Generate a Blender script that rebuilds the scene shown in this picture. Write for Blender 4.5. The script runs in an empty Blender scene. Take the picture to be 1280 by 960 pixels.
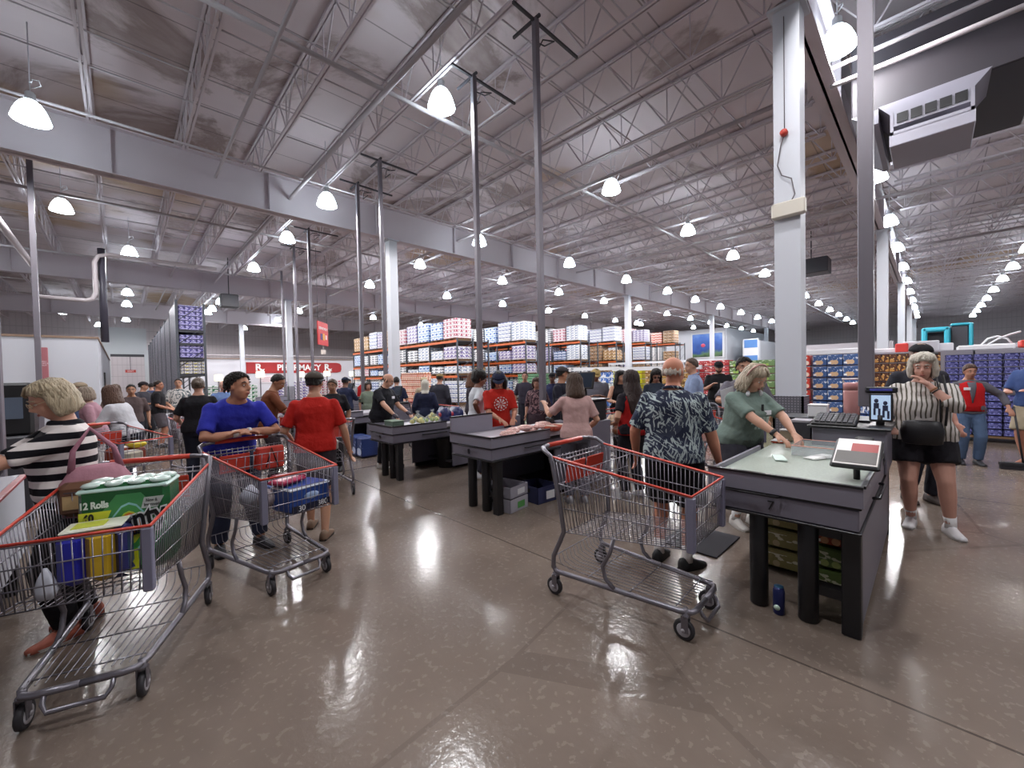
import bpy, math, random
from mathutils import Vector, Matrix, Euler
R = math.radians
rnd = random.Random(7)
S = bpy.context.scene
C = S.collection
# ---------------- camera, world, exposure
EYE = 1.58
cam = bpy.data.cameras.new('camera')
cam.sensor_width = 36.0
cam.lens = 505.0 / 1280 * 36
cam.clip_end = 400
camo = bpy.data.objects.new('camera', cam)
C.objects.link(camo)
camo.matrix_world = Matrix(((0.719711645, 0.0302169, -0.69361523, 0), (-0.693934328, 0.000102334, -0.72003829, 0),
                            (-0.021686345, 0.99954336, 0.0210421962, EYE), (0, 0, 0, 1)))
S.camera = camo
S.view_settings.view_transform = 'Standard'
S.view_settings.look = 'None'
S.view_settings.gamma = 1.0
S.view_settings.use_curve_mapping = False
S.view_settings.exposure = 0.0
LAMP_W = 385.0        # power of each high-bay lamp
SHADE_E = 25.0         # glow of its prismatic dome
w = bpy.data.worlds.new('world'); S.world = w; w.use_nodes = True
w.node_tree.nodes['Background'].inputs[0].default_value = (.80, .80, .90, 1)
w.node_tree.nodes['Background'].inputs[1].default_value = .30
try:
    S.cycles.max_bounces = 6; S.cycles.diffuse_bounces = 3; S.cycles.glossy_bounces = 3
    S.cycles.transparent_max_bounces = 8; S.cycles.transmission_bounces = 4
    S.cycles.sample_clamp_indirect = 4.0; S.cycles.use_denoising = True
    S.cycles.caustics_reflective = False; S.cycles.caustics_refractive = False
except Exception:
    pass

# ---------------- materials
def lin(c):
    if isinstance(c, str):
        c = [int(c[i:i + 2], 16) / 255 for i in (0, 2, 4)]
        return tuple(((x / 12.92) if x <= .04045 else ((x + .055) / 1.055) ** 2.4) for x in c)
    return tuple(c)
class NT:
    def __init__(s, name, rough=.5, metal=0., spec=.5):
        s.m = bpy.data.materials.new(name); s.m.use_nodes = True
        s.t = s.m.node_tree; s.b = s.t.nodes['Principled BSDF']
        s.b.inputs['Roughness'].default_value = rough; s.b.inputs['Metallic'].default_value = metal
        s.b.inputs['Specular IOR Level'].default_value = spec
    def n(s, kind, **kw):
        nd = s.t.nodes.new('ShaderNode' + kind)
        for k, v in kw.items():
            if k.startswith('i_'):
                key = k[2:]
                key = int(key) if key.isdigit() else key.replace('_', ' ')
                s.set(nd.inputs[key], v)
            else: setattr(nd, k, v)
        return nd
    def set(s, inp, v):
        if isinstance(v, bpy.types.NodeSocket): s.t.links.new(v, inp)
        elif isinstance(v, bpy.types.Node): s.t.links.new(v.outputs[0], inp)
        else:
            if isinstance(v, (str, tuple, list)) and inp.type == 'RGBA':
                v = (*lin(v)[:3], 1)
            inp.default_value = v
    def math(s, op, a, b=0., c=0.):
        nd = s.n('Math', operation=op); s.set(nd.inputs[0], a); s.set(nd.inputs[1], b); s.set(nd.inputs[2], c)
        return nd.outputs[0]
    def mix(s, f, a, b):
        nd = s.n('MixRGB'); s.set(nd.inputs[0], f); s.set(nd.inputs[1], a); s.set(nd.inputs[2], b); return nd.outputs[0]
    def ramp(s, f, stops, interp='LINEAR'):
        nd = s.n('ValToRGB'); s.set(nd.inputs[0], f); cr = nd.color_ramp; cr.interpolation = interp
        while len(cr.elements) < len(stops): cr.elements.new(.5)
        for e, (p, c) in zip(cr.elements, stops):
            e.position = p; e.color = (*lin(c), 1)
        return nd.outputs[0]
    def xyz(s, out='Object'):
        tc = s.n('TexCoord'); sp = s.n('SeparateXYZ'); s.set(sp.inputs[0], tc.outputs[out])
        return sp.outputs[0], sp.outputs[1], sp.outputs[2]
    def co(s, out='Object'): return s.n('TexCoord').outputs[out]
    def comb(s, x, y, z=0.):
        c = s.n('CombineXYZ'); s.set(c.inputs[0], x); s.set(c.inputs[1], y); s.set(c.inputs[2], z); return c.outputs[0]
    def col(s, v): s.set(s.b.inputs['Base Color'], v); return s
    def bump(s, h, d=.1, st=.3):
        b = s.n('Bump', i_Strength=st, i_Distance=d); s.set(b.inputs['Height'], h); s.set(s.b.inputs['Normal'], b.outputs[0])
MC = {}
def flat(c, rough=.5, metal=0., name=None):
    k = (c, rough, metal)
    if k not in MC:
        t = NT(name or 'paint_' + str(c), rough, metal); t.col(c)
        MC[k] = t.m
    return MC[k]
def cloth(c, rough=.85):
    k = ('cloth', c)
    if k not in MC:
        t = NT('cloth_' + c, rough, 0, .25)
        nz = t.n('TexNoise', i_Scale=9., i_Detail=5.); t.set(nz.inputs[0], t.co())
        t.col(t.mix(t.math('MULTIPLY', nz.outputs[0], .3), c, tuple(x * .6 for x in lin(c))))
        t.bump(nz.outputs[0], .02, .8)
        MC[k] = t.m
    return MC[k]
def skin(c):
    k = ('skin', c)
    if k not in MC:
        t = NT('skin_' + c, .5, 0, .4)
        nz = t.n('TexNoise', i_Scale=14., i_Detail=4.); t.set(nz.inputs[0], t.co())
        cc = lin(c); cc = tuple(min(1, v * q + .02) for v, q in zip(cc, (1.12, 1.16, 1.2)))
        t.col(t.mix(t.math('MULTIPLY', nz.outputs[0], .35), cc, tuple(x * y for x, y in zip(cc, (.9, .7, .62)))))
        try: t.b.inputs['Subsurface Weight'].default_value = 0.0
        except Exception: pass
        MC[k] = t.m
    return MC[k]
def hairmat(c):
    k = ('hair', c)
    if k not in MC:
        t = NT('hair_' + c, .5, 0, .4)
        x, y, z = t.xyz()
        nz = t.n('TexNoise', i_Scale=1., i_Detail=5.); t.set(nz.inputs[0], t.comb(t.math('MULTIPLY', x, 60.), t.math('MULTIPLY', y, 60.), t.math('MULTIPLY', z, 9.)))
        t.col(t.mix(nz.outputs[0], tuple(v * .45 for v in lin(c)), tuple(min(1, v * 1.35) for v in lin(c))))
        t.bump(nz.outputs[0], .03, .9)
        MC[k] = t.m
    return MC[k]
def stripes(a, b, axis, period, duty=.5, warp=0.):
    t = NT('striped_cloth', .85, 0, .2); x, y, z = t.xyz()
    v = {'x': x, 'y': y, 'z': z}[axis]
    if warp:
        nz = t.n('TexNoise', i_Scale=5.); t.set(nz.inputs[0], t.co()); v = t.math('ADD', v, t.math('MULTIPLY', nz.outputs[0], warp))
    fr = t.math('FRACT', t.math('DIVIDE', v, period))
    t.col(t.mix(t.math('LESS_THAN', fr, duty), a, b)); return t.m
def floral(bg, fg, scale=9., thr=.56, fg2=None):
    t = NT('floral_cloth', .85, 0, .2)
    w = t.n('TexNoise', i_Scale=scale, i_Detail=3., i_Distortion=1.6); t.set(w.inputs[0], t.co())
    w2 = t.n('TexWave', i_Scale=scale * .9, i_Distortion=9., i_Detail=2.); t.set(w2.inputs[0], t.co())
    m = t.math('GREATER_THAN', t.math('MULTIPLY', w.outputs[0], t.math('ADD', w2.outputs[1], .35)), thr)
    if thr > .565:      # leaf strokes lying in three directions
        x, y, z = t.xyz(); s0 = t.math('ADD', x, y); d0 = t.math('SUBTRACT', y, x); m = None
        for k, (ca, sa) in enumerate(((.8, .6), (-.5, .86), (.1, 1.))):
            u = t.math('ADD', t.math('MULTIPLY', d0, ca), t.math('MULTIPLY', z, sa)); v = t.math('SUBTRACT', t.math('MULTIPLY', z, ca), t.math('MULTIPLY', d0, sa))
            q = t.n('TexNoise', i_Scale=1., i_Detail=1., i_Distortion=.4); t.set(q.inputs[0], t.comb(t.math('MULTIPLY', u, 11.), t.math('MULTIPLY', v, 62.), t.math('MULTIPLY_ADD', s0, 6., 7. * k)))
            g = t.n('TexNoise', i_Scale=7.); t.set(g.inputs[0], t.comb(u, v, t.math('ADD', s0, 3. * k)))
            h = t.math('MULTIPLY', t.math('GREATER_THAN', q.outputs[0], .60), t.math('GREATER_THAN', g.outputs[0], .47))
            m = h if m is None else t.math('MAXIMUM', m, h)
    base = bg
    if fg2:
        n3 = t.n('TexNoise', i_Scale=scale * .6); t.set(n3.inputs[0], t.co()); base = t.mix(t.math('GREATER_THAN', n3.outputs[0], .52), bg, fg2)
    t.col(t.mix(m, base, fg)); return t.m
def packmat(cols, w, h, mortar='15151a', art=.35, seed=0., gloss=.3, white='f0f0f0', bands=None):
    """printed cartons stacked in rows: w x h metres each, with blocks of print"""
    k = ('pack', tuple(cols), w, h, mortar, art, seed, white)
    if k in MC: return MC[k]
    t = NT('printed_carton', gloss); x, y, z = t.xyz()
    u = t.math('ADD', x, y)
    br = t.n('TexBrick', i_Scale=1., i_Mortar_Size=.012, i_Mortar_Smooth=.1, i_Bias=0., offset=0.)
    br.inputs['Brick Width'].default_value = w; br.inputs['Row Height'].default_value = h
    t.set(br.inputs['Color1'], cols[0]); t.set(br.inputs['Color2'], cols[-1]); t.set(br.inputs['Mortar'], mortar)
    t.set(br.inputs[0], t.comb(u, z, 0.))
    fx = t.math('FRACT', t.math('DIVIDE', u, w)); fz = t.math('FRACT', t.math('DIVIDE', z, h))
    nz = t.n('TexNoise', i_Scale=1., i_Detail=1.)
    t.set(nz.inputs[0], t.comb(t.math('MULTIPLY', fx, 5.), t.math('MULTIPLY', fz, 3.), seed))
    m1 = t.math('MULTIPLY', t.math('GREATER_THAN', nz.outputs[0], 1 - art - .08), t.math('COMPARE', fx, .5, .42))
    m1 = t.math('MULTIPLY', m1, t.math('COMPARE', fz, .5, .38))
    c = t.mix(m1, br.outputs[0], white)
    if len(cols) > 2:
        n2 = t.n('TexNoise', i_Scale=1., i_Detail=0.); t.set(n2.inputs[0], t.comb(t.math('MULTIPLY', fx, 3.), t.math('MULTIPLY', fz, 2.5), seed + 5.))
        m2 = t.math('MULTIPLY', t.math('GREATER_THAN', n2.outputs[0], .55), t.math('COMPARE', fz, .4, .3))
        c = t.mix(m2, c, cols[1])
    t.col(c); MC[k] = t.m; return t.m

# ---------------- mesh builder
class MB:
    def __init__(s): s.v = []; s.f = []; s.m = []; s.s = []
    def add(s, vs, fs, mi=0, sm=False, M=None):
        o = len(s.v)
        s.v += [tuple(M @ Vector(p)) for p in vs] if M is not None else [tuple(p) for p in vs]
        s.f += [tuple(o + i for i in f) for f in fs]; s.m += [mi] * len(fs); s.s += [sm] * len(fs)
        return s
    def box(s, x0, x1, y0, y1, z0, z1, mi=0, M=None, bev=0.):
        if bev <= 0:
            vs = [(x, y, z) for x in (x0, x1) for y in (y0, y1) for z in (z0, z1)]
            return s.add(vs, [(0, 1, 3, 2), (4, 6, 7, 5), (0, 4, 5, 1), (2, 3, 7, 6), (0, 2, 6, 4), (1, 5, 7, 3)], mi, False, M)
        b = bev; rings = []
        for z, q in ((z0, b), (z0 + b, 0), (z1 - b, 0), (z1, b)):
            X0, X1, Y0, Y1 = x0 + q, x1 - q, y0 + q, y1 - q
            rings.append([(X0 + b, Y0, z), (X1 - b, Y0, z), (X1, Y0 + b, z), (X1, Y1 - b, z), (X1 - b, Y1, z), (X0 + b, Y1, z), (X0, Y1 - b, z), (X0, Y0 + b, z)])
        return s.rings(rings, mi, False, M)
    def cbox(s, c, sz, mi=0, M=None, bev=0.):
        return s.box(c[0] - sz[0] / 2, c[0] + sz[0] / 2, c[1] - sz[1] / 2, c[1] + sz[1] / 2, c[2] - sz[2] / 2, c[2] + sz[2] / 2, mi, M, bev)
    def rings(s, rings, mi=0, sm=True, M=None, cap=True, closed=False):
        n = len(rings[0]); vs = [p for r in rings for p in r]; fs = []
        L = len(rings)
        for i in range(L if closed else L - 1):
            a = i * n; b = ((i + 1) % L) * n
            for j in range(n): fs.append((a + j, a + (j + 1) % n, b + (j + 1) % n, b + j))
        if cap and not closed: fs += [tuple(range(n - 1, -1, -1)), tuple((L - 1) * n + j for j in range(n))]
        return s.add(vs, fs, mi, sm, M)
    def tube(s, pts, r, n=8, mi=0, closed=False, M=None, flatten=1., smooth=True):
        P = [Vector(p) for p in pts]
        if not isinstance(r, (list, tuple)): r = [r] * len(P)
        rings = []; L = len(P); nrm = None
        for i, p in enumerate(P):
            if closed: t = (P[(i + 1) % L] - P[i - 1])
            else: t = P[min(i + 1, L - 1)] - P[max(i - 1, 0)]
            if t.length < 1e-9: t = Vector((0, 0, 1))
            t.normalize()
            if nrm is None:
                a = Vector((0, 0, 1)) if abs(t.z) < .9 else Vector((1, 0, 0))
                nrm = (a - t * a.dot(t)).normalized()
            else:
                nrm = nrm - t * nrm.dot(t)
                nrm = nrm.normalized() if nrm.length > 1e-6 else t.orthogonal().normalized()
            b = t.cross(nrm)
            rings.append([p + (nrm * math.cos(2 * math.pi * j / n) * flatten + b * math.sin(2 * math.pi * j / n)) * r[i] for j in range(n)])
        return s.rings(rings, mi, smooth, M, True, closed)
    def lathe(s, prof, n=24, c=(0, 0, 0), mi=0, M=None, cap=True, smooth=True):
        return s.rings([[(c[0] + r * math.cos(2 * math.pi * j / n), c[1] + r * math.sin(2 * math.pi * j / n), c[2] + z) for j in range(n)] for r, z in prof], mi, smooth, M, cap)
    def ball(s, c, r, M=None, n=14, mi=0, rot=None):
        if not isinstance(r, (list, tuple)): r = (r, r, r)
        h = n // 2; T = Matrix.Translation(c)
        if rot is not None: T = T @ rot
        T = T @ Matrix.Diagonal((*r, 1))
        if M is not None: T = M @ T
        return s.rings([[(math.sin(a) * math.cos(2 * math.pi * j / n), math.sin(a) * math.sin(2 * math.pi * j / n), -math.cos(a)) for j in range(n)]
                        for a in [math.pi * (i + .02 + (.46 if i == 0 else (-.5 if i == h else 0)) * .3) / h if 0 < i < h else (.06 if i == 0 else math.pi - .06) for i in range(h + 1)]], mi, True, T)
    def prism(s, poly, z0, z1, mi=0, M=None):
        n = len(poly)
        return s.rings([[(x, y, z0) for x, y in poly], [(x, y, z1) for x, y in poly]], mi, False, M)
    def mesh(s, name, mats):
        me = bpy.data.meshes.new(name); me.from_pydata(s.v, [], s.f)
        for m in (mats if isinstance(mats, (list, tuple)) else [mats]): me.materials.append(m)
        me.polygons.foreach_set('material_index', s.m); me.polygons.foreach_set('use_smooth', s.s)
        me.update(); return me
    def build(s, name, mats, parent=None, loc=None):
        o = bpy.data.objects.new(name, s.mesh(name, mats)); C.objects.link(o)
        if parent is not None: o.parent = parent
        if loc is not None: o.location = loc
        return o
def tag(o, label=None, cat=None, group=None, kind=None):
    if label: o['label'] = label
    if cat: o['category'] = cat
    if group: o['group'] = group
    if kind: o['kind'] = kind
    return o
def thing(name, label, cat, loc=(0, 0, 0), rz=0., group=None, kind=None):
    o = bpy.data.objects.new(name, None); C.objects.link(o); o.empty_display_size = .1
    o.location = loc; o.rotation_euler = (0, 0, R(rz)); return tag(o, label, cat, group, kind)
def copy_tree(o, parent=None):
    c = o.copy(); C.objects.link(c)
    if parent is not None: c.parent = parent
    for ch in KIDS.get(o.name, ()) : copy_tree(ch, c)
    return c
KIDS = {}
def index_kids():
    KIDS.clear()
    for o in bpy.data.objects:
        if o.parent: KIDS.setdefault(o.parent.name, []).append(o)
def dup(root, loc, rz=0., label=None, group=None):
    if root.name not in KIDS: index_kids()
    r = copy_tree(root); r.location = loc; r.rotation_euler = (0, 0, R(rz))
    if label: r['label'] = label
    if group: r['group'] = group
    return r
def text(name, body, size, loc, rot, m, parent=None, ext=.002, align='CENTER', bold=0., sx=1.):
    cu = bpy.data.curves.new(name, 'FONT'); cu.body = body; cu.size = size; cu.extrude = ext; cu.align_x = align; cu.align_y = 'CENTER'
    cu.offset = bold; cu.materials.append(m)
    tmp = bpy.data.objects.new('tmp', cu); me = bpy.data.meshes.new_from_object(tmp); me.name = name
    bpy.data.objects.remove(tmp); bpy.data.curves.remove(cu)
    o = bpy.data.objects.new(name, me); C.objects.link(o); o.location = loc; o.rotation_euler = rot; o.scale = (sx, 1, 1)
    if parent is not None: o.parent = parent
    return o
ORD = ['first', 'second', 'third', 'fourth', 'fifth', 'sixth', 'seventh', 'eighth', 'ninth', 'tenth', 'eleventh', 'twelfth', 'thirteenth', 'fourteenth', 'fifteenth', 'sixteenth', 'seventeenth', 'eighteenth', 'nineteenth', 'twentieth']
FACE_NX = (R(90), 0, R(-90))      # text standing up, read from the -X side
FACE_NY = (R(90), 0, 0)           # text standing up, read from the -Y side
# ================= structure: floor, deck, girders, joists, walls
t = NT('polished_concrete', .22, 0, .22)
n1 = t.n('TexNoise', i_Scale=.35, i_Detail=6., i_Roughness=.6); n2 = t.n('TexNoise', i_Scale=26., i_Detail=6.); n3 = t.n('TexNoise', i_Scale=2.2, i_Detail=8., i_Distortion=.6)
for q in (n1, n2, n3): t.set(q.inputs[0], t.co())
c = t.ramp(n1.outputs[0], [(.3, '6a5f56'), (.55, '7d7066'), (.75, '8d8074')])
c = t.mix(t.math('MULTIPLY', n3.outputs[0], .5), c, '5f544f')
c = t.mix(t.math('MULTIPLY', t.math('GREATER_THAN', n2.outputs[0], .6), .25), c, '9a8f86')
x, y, z = t.xyz()
jx = t.math('LESS_THAN', t.math('ABSOLUTE', t.math('SUBTRACT', t.math('FRACT', t.math('DIVIDE', t.math('SUBTRACT', x, .28), 4.6)), .5)), .0016)
jy = t.math('LESS_THAN', t.math('ABSOLUTE', t.math('SUBTRACT', t.math('FRACT', t.math('DIVIDE', t.math('ADD', y, 6.5), 9.)), .5)), .0016)
c = t.mix(t.math('MULTIPLY', t.math('MAXIMUM', jx, jy), .7), c, '2f2a28')
vo = t.n('TexVoronoi', feature='DISTANCE_TO_EDGE', i_Scale=.28); t.set(vo.inputs[0], t.n('VectorMath', operation='ADD', i_0=t.co(), i_1=t.n('TexNoise', i_Scale=1.2, i_Detail=5.).outputs[1]).outputs[0])
c = t.mix(t.math('MULTIPLY', t.math('LESS_THAN', vo.outputs[0], .003), .22), c, '3a3330')
t.col(c)
t.set(t.b.inputs['Roughness'], t.math('ADD', t.math('MULTIPLY', n3.outputs[0], .14), .085))
t.bump(t.math('ADD', n2.outputs[0], n3.outputs[0]), .004, .35)
M_floor = t.m
tag(MB().box(-14, 78, -16, 62, -.2, 0).build('floor', M_floor), kind='structure')

t = NT('roof_deck', .75)
x, y, z = t.xyz()
n1 = t.n('TexNoise', i_Scale=.22, i_Detail=8., i_Roughness=.65, i_Distortion=.7); t.set(n1.inputs[0], t.co())
n2 = t.n('TexNoise', i_Scale=1.4, i_Detail=8.); t.set(n2.inputs[0], t.comb(t.math('MULTIPLY', x, .4), y, z))
seam = t.math('LESS_THAN', t.math('FRACT', t.math('DIVIDE', y, 1.22)), .025)
c = t.mix(t.math('MULTIPLY', n2.outputs[0], .35), 'd2c6ca', 'aa9ba0')
c = t.mix(t.ramp(n1.outputs[0], [(.54, (0, 0, 0)), (.60, (.75, .75, .75)), (.72, (.3, .3, .3))]), c, '7c6a64')
n4 = t.n('TexNoise', i_Scale=.16, i_Detail=3.); t.set(n4.inputs[0], t.comb(t.math('ADD', x, 31.), t.math('ADD', y, 5.), z))
c = t.mix(t.ramp(n4.outputs[0], [(.58, (0, 0, 0)), (.63, (.7, .7, .7))]), c, 'a88a66')
c = t.mix(t.math('MULTIPLY', seam, .6), c, '554b4f')
t.col(c); M_deck = t.m
tag(MB().box(-14, 78, -16, 62, 8.3, 8.4).build('ceiling', M_deck), kind='structure')

M_steel = flat('c6bcc2', .5, 0, 'painted_roof_steel')
M_pipe = flat('b8b0b4', .4, 0, 'painted_pipe')
M_pole = flat('77727a', .4, .3, 'pole_grey')
M_white = flat('c9ccd4', .5, 0, 'white_paint')
M_black = flat('141316', .45, 0, 'black_plastic')
M_dkgrey = flat('3a393f', .5)
# girders along X, each one an I-beam with stiffeners
def girder(y, x0, x1, z0=6.45, z1=7.55):
    m = MB()
    m.box(x0, x1, y - .02, y + .02, z0, z1); m.box(x0, x1, y - .17, y + .17, z0, z0 + .03); m.box(x0, x1, y - .17, y + .17, z1 - .03, z1)
    xx = x0 + 1.
    while xx < x1: m.box(xx - .01, xx + .01, y - .15, y + .15, z0, z1); xx += 3.24
    tag(m.build('ceiling_girder', M_steel), kind='structure')
GY = [1.3, 13.3, 27.2, 41.0]
girder(1.3, 2.2, 76); girder(13.3, -14, 76); girder(27.2, -14, 76); girder(41.0, -14, 76)
# open web joists along Y
def joist(L):
    m = MB(); zt, zb = 8.22, 7.32
    for dy in (-.035, .035):
        m.box(dy - .02, dy + .02, 0, L, zt, zt + .05); m.box(dy - .02, dy + .02, .5, L - .5, zb, zb + .045)
    n = max(2, round(L / 1.22)); st = L / n; r = .018
    for i in range(n):
        a, b = i * st, (i + 1) * st; mid = (a + b) / 2
        m.tube([(0, a + .05, zt), (0, mid, zb + .03)], r, 4, smooth=False); m.tube([(0, mid, zb + .03), (0, b - .05, zt)], r, 4, smooth=False)
        m.tube([(0, mid, zb + .03), (0, mid, zt)], r * .7, 4, smooth=False)
    return m.mesh('ceiling_joist', M_steel)
bays = [(-11.2, 1.3), (1.3, 13.3), (13.3, 27.2), (27.2, 41.0), (41.0, 55.)]
for (a, b) in bays:
    me = joist(b - a)
    for k in range(-6, 44):
        X = -.34 + 1.62 * k
        if X < -9.5: continue
        if b <= 1.4 and X < 7: continue
        if a > 1 and a < 2 and X < -2.2: continue
        o = bpy.data.objects.new('ceiling_joist', me); C.objects.link(o); o.location = (X, a, 0); tag(o, kind='structure')
# bridging bars and sprinkler lines along X
def runx(y, z, r, x0, x1, name='sprinkler_pipe', label=None, m=M_pipe):
    o = MB().tube([(x0, y, z), (x1, y, z)], r, 8).build(name, m)
    return tag(o, label, 'pipe') if label else tag(o, kind='structure')
for y in (3.6, 5.2, 8.1, 10.6, 16.6, 19.8, 23.4, 30., 34., 44., 48., -2.4, -6.):
    runx(y, 7.36, .016, -9 if y > 9 else (-3 if y > 2.5 else 7), 75, 'ceiling_bridging_bar')
    runx(y + .3, 8.15, .016, -9 if y > 9 else (-3 if y > 2.5 else 7), 75, 'ceiling_bridging_bar')
runx(7.3, 7.12, .045, -4, 74, 'sprinkler_pipe', 'thick pale sprinkler pipe crossing under the roof joists, nearest of the cross pipes')
runx(12.2, 7.2, .03, -9, 74, 'sprinkler_pipe', 'thin pale pipe crossing just before the long solid beam')
runx(17.6, 7.15, .045, -9, 74, 'sprinkler_pipe', 'pale sprinkler pipe crossing behind the long solid beam')
runx(25.4, 7.15, .045, -9, 74, 'sprinkler_pipe', 'pale sprinkler pipe crossing far back above the steel racks')
def runy(x, z, r, y0, y1, label, name='sprinkler_pipe'):
    return tag(MB().tube([(x, y0, z), (x, y1, z)], r, 10).build(name, M_pipe), label, 'pipe')
runy(3.75, 7.0, .05, 3.6, 40, 'pale pipe running away from the camera below the roof, left of the middle lamp')
runy(9.9, 7.05, .05, 1.7, 40, 'pale pipe running away from the camera under the roof in the middle bay')
runy(1.95, 7.05, .035, 5.0, 40, 'thin conduit running away below the stained roof panels at upper left')
runy(17.8, 7.05, .05, -10, 40, 'pale pipe under the roof far over the steel racks')
runy(26.0, 7.05, .05, -10, 40, 'farthest pale pipe under the roof at right')
# large diagonal-looking pipe at left and the bent pipe beside the white room
tag(MB().tube([(-2.35, 9., 6.2), (-2.35, 24., 6.2)], .09, 12).build('drain_pipe', M_pipe), 'thick pale drain pipe sloping into the distance at the left edge', 'pipe')
tag(MB().tube([(-1.95, 21., 4.6), (-.85, 21., 4.6), (-.68, 21., 4.68), (-.6, 21., 4.9), (-.6, 21., 6.0), (-.5, 21., 6.25), (-.2, 21., 6.35), (3., 21., 6.35)], .07, 10).build('roof_drain_pipe', M_pipe), 'pale bent pipe rising above the white walled room at left', 'pipe')
tag(MB().tube([(-.42, 21.3, 3.15), (-.42, 21.3, 6.6)], .11, 12).build('down_pipe', flat('3d3b48', .5)), 'dark vertical pipe standing at the corner of the white room', 'pipe')

# walls
def corr(name, base, dark, period=.35, axis='x'):
    t = NT(name, .6); x, y, z = t.xyz(); v = x if axis == 'x' else y
    f = t.math('FRACT', t.math('DIVIDE', v, period)); hz = t.math('LESS_THAN', t.math('FRACT', t.math('DIVIDE', z, 1.15)), .05)
    t.col(t.mix(t.math('MAXIMUM', t.math('MULTIPLY', t.math('LESS_THAN', f, .2), .15), t.math('MULTIPLY', hz, .35)), base, dark)); return t.m
M_corr = corr('insulated_panel', 'd0c8cc', '8d868c'); M_corry = corr('insulated_panel_side', 'd0c8cc', '8d868c', .35, 'y')
tag(MB().box(-14, 78, 56, 56.3, 0, 8.3).build('wall_back', M_corr), kind='structure')
tag(MB().box(72, 72.3, -16, 56, 0, 8.3).build('wall_right', M_corry), kind='structure')
tag(MB().box(-14, -13.7, 12, 56, 0, 8.3).build('wall_left', M_corry), kind='structure')
# white room at left
M_wroom = flat('c6c8d0', .6)
tag(MB().box(-13, -.58, 20., 20.12, 0, 3.15).build('wall_room_front', M_wroom), kind='structure')
tag(MB().box(-.7, -.58, 20.12, 38, 0, 3.15).build('wall_room_side', M_wroom), kind='structure')
tag(MB().box(-13, -.55, 19.96, 20.2, 3.15, 3.22).box(-.74, -.55, 20.2, 38, 3.15, 3.22).build('trim_1', flat('8a7261', .6)), kind='structure')
tag(MB().box(-.60, -.54, 25., 26.1, 0, 2.1).build('door_1', flat('2b292d', .5)), kind='structure')
# far end of the left aisle: light wall, dark lintel, opening, exit sign
m = MB(); m.box(-1.4, 1.7, 50, 50.2, 4.2, 6.6); m.box(-1.4, -.7, 50, 50.2, 0, 4.2); m.box(1.5, 2.6, 49.8, 50.2, 0, 4.6)
tag(m.build('wall_aisle_end', flat('cfd2d6', .6)), kind='structure')
tag(MB().box(-.7, 1.5, 49.85, 49.99, 4.0, 4.22).build('trim_2', M_dkgrey), kind='structure')
e = thing('exit_sign', 'small red exit sign hanging at the far end of the left aisle', 'sign', (.55, 49.6, 2.7))
MB().box(-.35, .35, -.04, .04, -.12, .12).build('panel', flat('c9463c', .4), e)
text('lettering', 'EXIT', .2, (0, -.05, 0), FACE_NY, flat('f4eeee', .5), e)
MB().box(-.02, .02, -.02, .02, .12, 1.32).box(-.02, .02, -.02, .36, 1.28, 1.32).build('bracket', M_dkgrey, e)

# columns
def column(x, y, label, z1=6.45, w=.30, guard=True):
    e = thing('steel_column', label, 'column', (x, y, 0)); h = w / 2
    m = MB(); m.box(-h, h, -h, h, 0, z1 - .04); m.build('shaft', M_white, e)
    MB().box(-h - .06, h + .06, -h - .06, h + .06, z1 - .04, z1).build('cap_plate', M_white, e)
    if guard:
        m = MB()
        for k in range(4):
            M = Matrix.Rotation(R(90 * k), 4, 'Z')
            m.box(h, h + .03, -h - .03, h + .03, 0, 1.22, 0, M)
        m.build('corner_guard', GUARD, e)
    return e
t = NT('tread_plate', .35, .7); x, y, z = t.xyz(); u = t.math('ADD', x, y)
d1 = t.math('SINE', t.math('MULTIPLY', t.math('ADD', u, z), 90.)); d2 = t.math('SINE', t.math('MULTIPLY', t.math('SUBTRACT', u, z), 90.))
t.col(t.mix(t.math('GREATER_THAN', t.math('MULTIPLY', d1, d2), .35), '85858e', 'b8b8c2')); GUARD = t.m
main_col = column(6.67, 1.35, 'large white steel column behind the seventh lane with a tread plate base')
column(7.0, 13.3, 'white column left of the racks behind the balding cashier')
column(7.4, 27.2, 'white column standing in front of the pharmacy lettering')
column(7.45, 41.0, 'white column left of the pharmacy sign')
column(23.1, 13.3, 'white column in front of the racks in the middle of the store')
column(37.2, 13.3, 'slim white column beside the blue aquatic poster')
column(54.0, 13.3, 'tiny far white column left of the main column', w=.34)
column(19.6, 1.2, 'white column just right of the grey pole at lane seven')
column(32.6, 1.2, 'second white column of the row right of the grey pole')
column(45., 1.2, 'third white column of the row right of the grey pole')
column(58., 1.2, 'farthest white column of the row right of the grey pole')
MB().box(-.26, -.15, -.22, .16, 3.62, 3.82, bev=.015).build('junction_box', flat('cfc9bd', .5), main_col)
MB().lathe([(.035, 0), (.045, .02), (.045, .07), (.03, .09)], 14, (0, 0, 0), M=Matrix.Translation((-.15, .02, 4.75)) @ Matrix.Rotation(R(-90), 4, 'Y')).build('alarm_strobe', flat('b53a2c', .4), main_col)
MB().tube([(-.17, .02, 4.74), (-.18, .06, 4.6), (-.18, .1, 4.35), (-.18, .05, 4.2), (-.19, -.06, 4.12), (-.2, -.1, 3.9), (-.2, -.05, 3.8)], .008, 6).tube([(-.16, .02, 4.8), (-.16, .02, 6.3)], .006, 6).build('cable', flat('5a5257', .5), main_col)

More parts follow.
